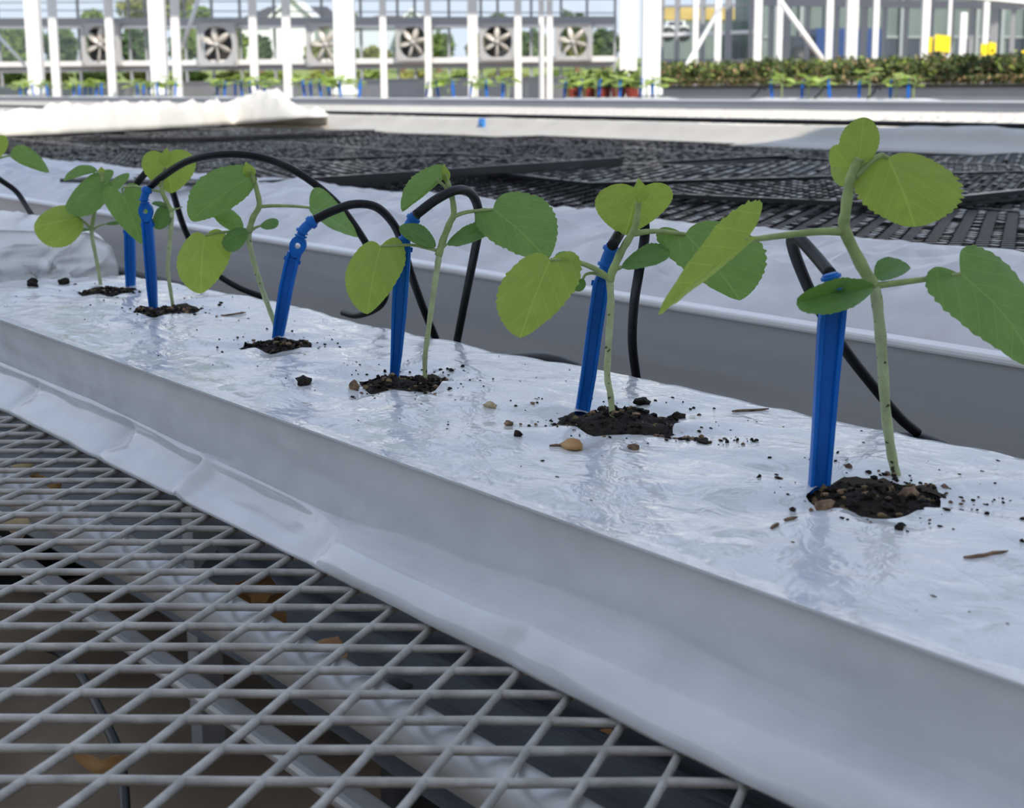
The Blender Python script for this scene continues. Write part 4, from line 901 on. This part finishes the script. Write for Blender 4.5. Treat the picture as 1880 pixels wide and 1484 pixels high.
# ------------------------------------------------------------------ pillars and columns
def post(name, u, w, dist=None, y=None, label='', group=None, vtop=-60, lean=True, cat='post', shadow=False, z0=FLOOR_Z, ztop=None):
    q_ = at_y(u, 90, y) if y else at_d(u, 90, dist); k_ = depth_of(q_)/F; hw = w*k_/2
    zt = ztop if ztop is not None else 5.0
    mb = MB(); mb.obox((q_.x, q_.y, (z0+zt)/2), RGT*hw, FWD*hw, UP*((zt-z0)/2))
    e_ = empty(name, (q_.x, q_.y, z0), label, cat, group)
    o = mb.obj('shaft', 'white_paint', e_); bv = o.modifiers.new('b', 'BEVEL'); bv.width = hw*.12; bv.segments = 2
    mb = MB(); mb.obox((q_.x, q_.y, z0+.02), RGT*hw*1.5, FWD*hw*1.5, UP*.02); mb.obj('base_plate', 'galv_pipe', e_)
    return q_, hw, e_
for u, w, lab in ((64, 25, 'leftmost wide white pillar behind the far row'), (291, 28, 'second wide white pillar from the left'), (633, 37, 'widest white pillar left of centre, left of two fans'), (1195, 33, 'wide white pillar right of centre, by the potted plants')):
    q_, hw, e_ = post('pillar', u, w, y=9.75, label=lab, cat='pillar', group='wide white pillars')
    mb = MB(); mb.obox((q_.x, q_.y, .26), RGT*hw*1.25, FWD*hw*1.25, UP*.03); mb.obj('collar', 'white_paint', e_)
COLS = [(100, 14), (203, 14), (324, 15), (466, 14), (527, 15), (704, 12), (786, 12), (868, 18), (951, 13), (994, 10), (1009, 11), (1145, 15), (1161, 16)]
NUM = ['first', 'second', 'third', 'fourth', 'fifth', 'sixth', 'seventh', 'eighth', 'ninth', 'tenth', 'eleventh', 'twelfth', 'thirteenth']
for i, (u, w) in enumerate(COLS):
    post('column', u, w, dist=29 if i < 11 else 25, label=NUM[i]+' slim white column from the left, before the wall of fans', group='slim white columns on the left', cat='column')
RC = [(1276, 10), (1317, 12), (1390, 14), (1430, 10), (1521, 12), (1562, 20), (1606, 10), (1697, 14), (1741, 6), (1766, 12), (1807, 10)]
for i, (u, w) in enumerate(RC):
    post('column', u, w, dist=25.5, label=NUM[i]+' white column from the left behind the dense green bed', group='white columns behind the green bed', cat='column', ztop=1.45 if u == 1766 else None)
def brace(u0, v0, u1, v1, dist, r, label, d1=None):
    mb = MB(); mb.tube([at_d(u0, v0, dist), at_d(u1, v1, d1 or dist)], r, 8); tag(mb.obj('brace', 'white_paint', None, True), label, 'brace', 'diagonal steel braces')
brace(1322, 15, 1225, 182, 24.5, .035, 'pale diagonal brace right of the rightmost pillar', 21)
brace(1434, 4, 1516, 118, 24.8, .045, 'white diagonal brace in front of the blue truck')
brace(-10, 58, 46, 120, 30, .03, 'thin diagonal brace at the left frame edge')
brace(367, -10, 334, 88, 29.5, .04, 'slanting brace between the second pillar and the second fan')
mb = MB(); mb.bar(at_d(1560, -42, 15), at_d(2080, 6, 15), .14, .20, UP); tag(mb.obj('roof_gutter', 'white_paint'), 'white sloping gutter beam in the top right corner', 'beam')

# ------------------------------------------------------------------ left glass wall with fans
def wall_plane(u0, d0, u1, d1):
    a_ = at_d(u0, HOR, d0); b_ = at_d(u1, HOR, d1); t = (b_-a_); t.z = 0; t.normalize(); n = V((t.y, -t.x, 0))
    def pt(u, v, off=0.0):
        d = V(ray(u, v)); c_ = V(CAM); k_ = (n.dot(a_-c_)+off*(1 if n.dot(a_-c_) > 0 else -1))/n.dot(d); return c_+d*k_
    inward = n if n.dot(a_-V(CAM)) < 0 else -n
    return pt, t, inward
wp, wt, win = wall_plane(0, 47, 1130, 40)
wl = empty('wall_left', wp(560, 161), kind='structure')
def wbar(name, u0, v0, u1, v1, h, dep, matname, parent, pt=None, off=0.0):
    pt = pt or wp; mb = MB(); mb.bar(pt(u0, v0, off), pt(u1, v1, off), dep, h, UP) ; return mb.obj(name, matname, parent)
def wpost(name, u, v0, v1, w, dep, matname, parent, pt=None, t=None, nn=None):
    pt = pt or wp; a_ = pt(u, v0); b_ = pt(u, v1); a_.x, a_.y = b_.x, b_.y; mb = MB(); mb.obox((a_+b_)/2, (t or wt)*(w/2), (nn or win)*(dep/2), UP*abs(a_.z-b_.z)/2); return mb.obj(name, matname, parent)
wbar('beam', -160, 42, 1130, 40, .26, .2, 'frame_grey', wl)
wbar('beam_lip', -160, 51, 1130, 48, .07, .3, 'alu_edge', wl)
wbar('sill', -160, 120, 1130, 108, .14, .35, 'white_paint', wl)
wbar('skirting', -160, 130, 1130, 117, .16, .1, 'frame_grey', wl)
wbar('glazing_bar', -160, 6, 1130, -2, .03, .05, 'frame_grey', wl)
wbar('glazing_bar', -160, 18, 1130, 24, .03, .05, 'frame_grey', wl)
us = [-150, -70, -10, 45, 138, 232, 262, 335, 385, 437, 500, 588, 660, 728, 760, 823, 882, 913, 975, 1030, 1078, 1130]
for u in us: wpost('mullion', u, 160, -60, .045, .08, 'frame_grey', wl)
for a_, b_ in zip(us[:-1], us[1:]):
    for v0, v1 in ((33, -60), (118, 52)):
        p0 = wp(a_, v0); p1 = wp(b_, v0); h = (wp(a_, v1)-p0).z; t_ = (p1-p0); t_.z = 0
        mb = MB(); mb.obox(p0+t_/2+UP*h/2, t_/2, win*.004, UP*h/2); mb.obj('pane', 'glass_pane', wl)
_sh = V((_sd.x, _sd.y, 0)).normalized(); q = [wp(-500, 100)-_sh*5.5, wp(1150, 100)-_sh*5.5, wp(1150, 100)+_sh*3, wp(-500, 100)+_sh*3]
for p in q: p.z = 6.0
m = MB(); m.add(q+[p+UP*.1 for p in q], [(3, 2, 1, 0), (4, 5, 6, 7), (0, 1, 5, 4), (1, 2, 6, 5), (2, 3, 7, 6), (3, 0, 4, 7)]); tag(m.obj('shade_ceiling', 'white_paint'), kind='structure')  # unseen roof added so the upper part of the fan wall falls in shade
FANS = [(186, 82, 'leftmost exhaust fan, behind a slim column'), (399, 82, 'second exhaust fan from the left, its six blades fully in view'), (600, 82, 'third exhaust fan from the left, half hidden by the widest pillar'), (760, 78, 'fourth exhaust fan from the left, in front of the second house'), (914, 77, 'fifth exhaust fan from the left'), (1053, 77, 'rightmost exhaust fan, open so the plants outside show')]
for i, (u, v, lab) in enumerate(FANS):
    c_ = wp(u, v, -.3); s_ = depth_of(c_)/F*(36 if i < 3 else 31); f_ = empty('exhaust_fan', c_-UP*s_, lab, 'fan', 'exhaust fans in the glass wall')
    mb = MB(); o_ = s_*.99
    for sx_, sz_ in ((1, 0), (-1, 0)): mb.obox(c_+wt*(o_*1.06)*sx_, wt*s_*.09, win*.07, UP*s_)
    for sz_ in (1, -1): mb.obox(c_+UP*o_*sz_, wt*s_*1.15, win*.07, UP*s_*.07)
    # square front plate with a round opening
    N = 40; vs = []
    for kk in range(N):
        a_ = 2*math.pi*kk/N; ca, sa = math.cos(a_), math.sin(a_); q_ = 1/max(abs(ca), abs(sa))
        vs.append(c_+win*.05+wt*(ca*s_*.93)+UP*(sa*s_*.93)); vs.append(c_+win*.05+wt*(ca*q_*s_)+UP*(sa*q_*s_))
    mb.add(vs, [(2*kk, 2*kk+1, (2*kk+3) % (2*N), (2*kk+2) % (2*N)) for kk in range(N)]); mb.obj('housing', 'fan_housing', f_)
    if i not in (2, 5):
        mb = MB(); 
        for kk in range(9): mb.obox(c_-win*.20+UP*(s_*(-.9+.225*kk)), wt*s_, win*.012, UP*s_*.11)
        mb.obj('louvre', 'fan_dark', f_)
    mb = MB(); mb.tube([c_+win*.0, c_+win*.12], s_*.13, 14); mb.obj('hub', 'fan_housing', f_, True)
    for kk in range(6):
        a_ = kk*math.pi/3+.35+i*.3; dr = wt*math.cos(a_)+UP*math.sin(a_); dt = -wt*math.sin(a_)+UP*math.cos(a_); mb = MB(); vs = []
        for jj in range(7):
            t = jj/6; r_ = s_*(.1+.8*t); w_ = s_*.17*math.sin(math.pi*(.12+.80*t))**.7; tw = .75-.35*t
            for sd in (-1, 1): vs.append(c_+win*(.06+sd*w_*math.sin(tw))+dr*r_+dt*(sd*w_*math.cos(tw)))
        mb.add(vs, [(2*jj, 2*jj+1, 2*jj+3, 2*jj+2) for jj in range(6)]); o = mb.obj('blade', 'blade', f_, True); so = o.modifiers.new('s', 'SOLIDIFY'); so.thickness = .01

# ------------------------------------------------------------------ right glass wall
rp, rt, rin = wall_plane(1212, 33, 1880, 29)
wr_ = empty('wall_right', rp(1540, 150), kind='structure')
us = [1214, 1245, 1292, 1340, 1382, 1418, 1448, 1486, 1540, 1590, 1628, 1668, 1712, 1752, 1790, 1832, 1866, 1905, 1950, 2000]
for i, u in enumerate(us): wpost('mullion', u, 165, -60, .07 if i % 3 else .12, .1, 'frame_grey', wr_, rp, rt, rin)
wbar('glazing_bar', 1214, 64, 1392, 58, .07, .08, 'alu_edge', wr_, rp)
wbar('glazing_bar', 1214, 12, 1430, 8, .05, .08, 'frame_grey', wr_, rp)
wbar('beam', 1400, 4, 2000, 12, .14, .12, 'frame_grey', wr_, rp)
wbar('sill', 1214, 112, 2000, 112, .08, .1, 'frame_grey', wr_, rp)
for a_, b_ in zip(us[:-1], us[1:]):
    p0 = rp(a_, 162); p1 = rp(b_, 162); h = (rp(a_, -60)-p0).z; t_ = (p1-p0); t_.z = 0
    mb = MB(); mb.obox(p0+t_/2+UP*h/2, t_/2, rin*.004, UP*h/2); mb.obj('pane', 'glass_pane', wr_)

# yellow insect cards above the bed
def card(u0, v0, u1, v1, dist, bend, label):
    q_ = at_d((u0+u1)/2, v1, dist); k_ = dist/F; w = (u1-u0)*k_; h = (v1-v0)*k_; e_ = empty('sticky_card', q_, label, 'card', 'yellow insect cards')
    mb = MB(); a_ = q_-RGT*w/2; x1 = w*.32 if bend else w*.5
    mb.obox(a_+RGT*x1/2+UP*h*.46+FWD*.02, RGT*x1/2+FWD*(.06 if bend else 0), FWD*.003, UP*h*.46)
    mb.obox(a_+RGT*(x1+w)/2+UP*h*.52, RGT*(w-x1)/2-UP*.01, FWD*.003, UP*h*.5); mb.obj('sheet', 'yellow_card', e_)
    mb = MB(); mb.tube([q_-UP*(h*.12), q_+UP*.02], .012, 6); mb.bar(q_-RGT*w*.45-UP*.02, q_+RGT*w*.45-UP*.02, .02, .03); mb.obj('clip', 'black_tray', e_)
    mb = MB(); mb.tube([q_-UP*.9, q_-UP*(h*.1)], .010, 6); mb.obj('stick', 'black_tray', e_)
card(1702, 66, 1744, 96, 19.5, True, 'larger folded yellow insect card above the green bed')
card(1801, 79, 1828, 102, 19.5, False, 'smaller yellow insect card at the right')
card(1876, 92, 1890, 104, 19.5, False, 'yellow insect card cut by the right frame edge')

# ------------------------------------------------------------------ outside
def bx(mb, u0, v0, u1, v1, dist, dep, mi=0):
    a_ = at_d(u0, v1, dist); b_ = at_d(u1, v1, dist); t_ = at_d(u0, v0, dist); mb.obox((a_+b_)/2+UP*((t_.z-a_.z)/2)+FWD*dep/2, (b_-a_)/2, FWD*dep/2, UP*(t_.z-a_.z)/2, mi)
m = MB(); A_ = RGT
g = [(49, FLOOR_Z+.1), (58, .4), (72, 1.35), (90, 1.9), (240, 3.0)]; vs = []
for d, z in g:
    for s_ in (-1, 1): vs.append(V((CAM[0], CAM[1], 0))+FWD*d+A_*s_*d*.75+UP*z)
m.add(vs, [(2*i, 2*i+1, 2*i+3, 2*i+2) for i in range(len(g)-1)]); tag(m.obj('grass_bank', 'grass', None, True), kind='structure')
def tree(name, u, vt, vb, w, dist, matname, label, n=900, cat='tree', group=None, trunk=True):
    c_ = at_d(u, (vt+vb)/2, dist); k_ = dist/F; rz = (vb-vt)*k_/2; rx = w*k_/2; e_ = empty(name, c_-UP*rz, label, cat, group); mb = MB(); r_ = random.Random(u*7+vt)
    leaf_quads(mb, c_, (rx*.72, rx*.72, rz*.8), n//2, .16*dist/60, u)
    for i in range(9):
        a_ = r_.uniform(0, 6.28); q_ = c_+RGT*(math.cos(a_)*rx*.55)+FWD*(r_.uniform(-.5, .5)*rx)+UP*(math.sin(a_)*rz*.55); leaf_quads(mb, q_, (rx*.42, rx*.42, rz*.42), n//12, .15*dist/60, u+i)
    mb.obj('crown', matname, e_)
    if trunk:
        mb = MB(); b0 = c_-UP*(rz+1.5); mb.tube([b0, c_-UP*rz*.2, c_+UP*rz*.3], [.14, .10, .05], 8); mb.obj('trunk', 'bark', e_)
TR = [('tree', 300, -28, 60, 190, 95, 'foliage_olive', 'large olive-green tree behind the second white pillar', 2400), ('tree', 168, 18, 60, 46, 90, 'foliage', 'small rounded tree above the leftmost fan', 700), ('tree', 362, 12, 62, 70, 88, 'foliage', 'green tree right of the large olive tree', 900),
      ('tree', 912, 26, 70, 52, 95, 'foliage', 'small dark tree above the fifth fan', 700), ('conifer', 1042, 20, 70, 26, 90, 'foliage_dark', 'left of the two dark conifers above the rightmost fan', 600), ('conifer', 1064, 24, 70, 24, 92, 'foliage_dark', 'right of the two dark conifers above the rightmost fan', 600), ('tree', 640, 22, 60, 50, 100, 'foliage', 'grey-green tree between the two houses', 600)]
for a_ in TR: tree(*a_[:8], n=a_[8], group='trees beyond the glass wall')
BU = [(20, 48, 120, 110, 'foliage'), (110, 46, 120, 70, 'foliage_dark'), (175, 50, 120, 60, 'foliage'), (255, 46, 120, 90, 'foliage_dark'), (340, 48, 118, 70, 'foliage'), (420, 50, 118, 80, 'foliage'), (480, 62, 118, 40, 'foliage_dark'), (585, 78, 118, 60, 'foliage_olive'), (690, 85, 116, 60, 'foliage_olive'), (805, 56, 112, 60, 'foliage'), (880, 62, 112, 50, 'foliage_olive'), (975, 52, 112, 70, 'foliage_dark'), (1060, 60, 110, 60, 'foliage_olive'), (1110, 50, 110, 60, 'foliage_dark'), (640, 88, 118, 50, 'foliage'), (740, 70, 114, 40, 'foliage_dark')]
BL = sorted(BU)
for i, (u, vt, vb, w, mn) in enumerate(BU):
    tree('shrub', u, vt, vb+6, w, 64+(i % 3)*2, mn, '%s shrub counted from the left in the hedge behind the fans' % (NUM+['fourteenth', 'fifteenth', 'sixteenth'])[BL.index((u, vt, vb, w, mn))], n=1100, cat='shrub', group='hedge behind the fans')
for i in range(14):
    u = 10+i*84; tree('low_plant', u, 132, 152, 80, 52, ['foliage', 'foliage_olive'][i % 2], '%s low weedy plant from the left at the foot of the fan wall' % (NUM+['fourteenth'])[i], n=420, cat='plant', group='weeds along the foot of the wall', trunk=False)
# houses
def gable_house(name, u0, u1, v_eave, v_apex, v_base, dist, dep, wallm, roofm, label, ridge_across=False, wins=(), wing=None):
    e_ = wing or empty(name, at_d((u0+u1)/2, v_base, dist), label, 'house'); a_ = at_d(u0, v_base, dist); b_ = at_d(u1, v_base, dist); b_.z = a_.z; w = (b_-a_); ze = at_d(u0, v_eave, dist).z-a_.z; zr = at_d(u0, v_apex, dist).z-a_.z; a_ = a_-UP*2; ze += 2; zr += 2
    mb = MB()
    if not ridge_across:
        f_ = [a_, a_+w, a_+w+UP*ze, a_+w/2+UP*zr, a_+UP*ze]; bk = [p+FWD*dep for p in f_]
        mb.add(f_+bk, [(0, 1, 2, 3, 4), (9, 8, 7, 6, 5), (0, 5, 6, 1), (1, 6, 7, 2), (0, 4, 9, 5)]); mb.obj('wing_wall', wallm, e_)
        mb = MB(); o_ = FWD*-.4
        for p, s_ in ((a_+UP*ze, -1), (a_+w+UP*ze, 1)):
            r0 = a_+w/2+UP*(zr+.05); x_ = w.normalized()*s_*.5; p2 = p+x_-UP*.3; vs = [p2+o_, r0+o_, r0+FWD*dep, p2+FWD*dep]; vs += [q_+UP*.18 for q_ in vs]; mb.add(vs, [(0, 1, 2, 3), (7, 6, 5, 4), (0, 4, 5, 1), (1, 5, 6, 2), (2, 6, 7, 3), (3, 7, 4, 0)])
        mb.obj('wing_roof', roofm, e_)
    else:
        mb.obox(a_+w/2+UP*ze/2+FWD*dep/2, w/2, FWD*dep/2, UP*ze/2); mb.obj('wall', wallm, e_)
        mb = MB(); x_ = w.normalized()*.6; r = [a_-x_-FWD*.5+UP*(ze-.1), a_+w+x_-FWD*.5+UP*(ze-.1), a_+w-w*.12+FWD*dep/2+UP*zr, a_+w*.22+FWD*dep/2+UP*zr, a_-x_+FWD*(dep+.5)+UP*(ze-.1), a_+w+x_+FWD*(dep+.5)+UP*(ze-.1)]
        mb.add(r, [(0, 1, 2, 3), (5, 4, 3, 2), (0, 3, 4), (1, 5, 2), (0, 4, 5, 1)]); mb.obj('roof', roofm, e_)
    for (wu, wv, ww, wh) in wins:
        mb = MB(); bx(mb, wu-ww/2, wv-wh/2, wu+ww/2, wv+wh/2, dist-.12, .1); f2 = mb.obj('window', 'window_dark', e_)
    return e_
h_ = gable_house('house', 438, 606, 42, 6, 100, 118, 12, 'house_wall', 'house_roof', 'white house with dark grey roof behind the fan wall, left of the widest pillar', True, [(460, 60, 7, 9)])
gable_house('house', 497, 578, 40, -2, 100, 112, 6, 'house_wall', 'house_wall', 'white gable front wing of the grey-roofed house', False, [(508, 58, 6, 6), (532, 56, 5, 6), (530, 24, 7, 8)], h_)
h_ = gable_house('house', 652, 800, 44, 24, 100, 125, 10, 'house_wall_blue', 'roof_red', 'pale blue-white house with brownish roof behind the fourth fan', True, [(668, 66, 6, 12), (683, 66, 6, 12), (712, 66, 6, 12)])
gable_house('house', 738, 778, 42, 22, 100, 122, 4, 'house_wall', 'house_wall', 'small white gable front on the brown-roofed house', wing=h_)
# the neighbouring building and yard seen through the right glass wall
bl = empty('building', at_d(1550, 120, 60), 'grey-green glass building behind the right glass wall', 'building')
m = MB(); bx(m, 1398, -60, 2100, 150, 62, 8); m.obj('wall', 'bld_green', bl)
m = MB(); bx(m, 1206, 40, 1400, 150, 66, 4); m.obj('low_wall', 'bld_green', bl)
for i, u in enumerate(range(1420, 2050, 46)): m = MB(); bx(m, u, -40, u+6, 130, 61.7, .3); m.obj('mullion', 'frame_grey', bl)
for v in (18, 66): m = MB(); bx(m, 1400, v, 2080, v+4, 61.6, .3); m.obj('transom', 'frame_grey', bl)
for u in range(1432, 2050, 46): m = MB(); bx(m, u, 72, u+30, 120, 61.85, .2); m.obj('window', 'window_dark', bl)
m = MB(); bx(m, 1338, 76, 1352, 118, 65.5, .4); m.obj('door', 'window_dark', bl)
m = MB(); bx(m, 1206, 14, 1392, 36, 75, 3); m.box((0, 0, 0), (0, 0, 0)); tag(m.obj('storage_shed', 'bld_yellow'), 'long ochre shed front behind the right glass wall, top left of it', 'building')
tk = empty('truck', at_d(1530, 118, 52), 'dark blue box truck parked behind the right glass wall', 'truck')
m = MB(); bx(m, 1497, 52, 1622, 106, 52, 2.4); m.obj('cargo_box', 'truck_blue', tk)
m = MB(); bx(m, 1452, 66, 1495, 108, 52.2, 2.0); m.obj('cab', 'truck_dark', tk)
m = MB(); bx(m, 1456, 72, 1476, 86, 52.1, .1); m.obj('windscreen', 'window_dark', tk)
for u in (1470, 1580): 
    c_ = at_d(u, 110, 52.1); m = MB(); m.tube([c_, c_+FWD*.3], .45, 16); m.obj('wheel', 'black_tray', tk, True)
vn = empty('van', at_d(1240, 70, 60), 'white van parked by the ochre shed, seen right of the rightmost pillar', 'van')
m = MB(); bx(m, 1218, 47, 1264, 62, 60, 2); bx(m, 1224, 38, 1258, 47, 60.2, 1.7); m.obj('body', 'house_wall', vn)
m = MB(); bx(m, 1228, 40, 1254, 46, 60.1, .1); m.obj('window', 'window_dark', vn)
for u in (1227, 1255):
    c_ = at_d(u, 63, 60); m = MB(); m.tube([c_, c_+FWD*.2], .28, 14); m.obj('wheel', 'black_tray', vn, True)
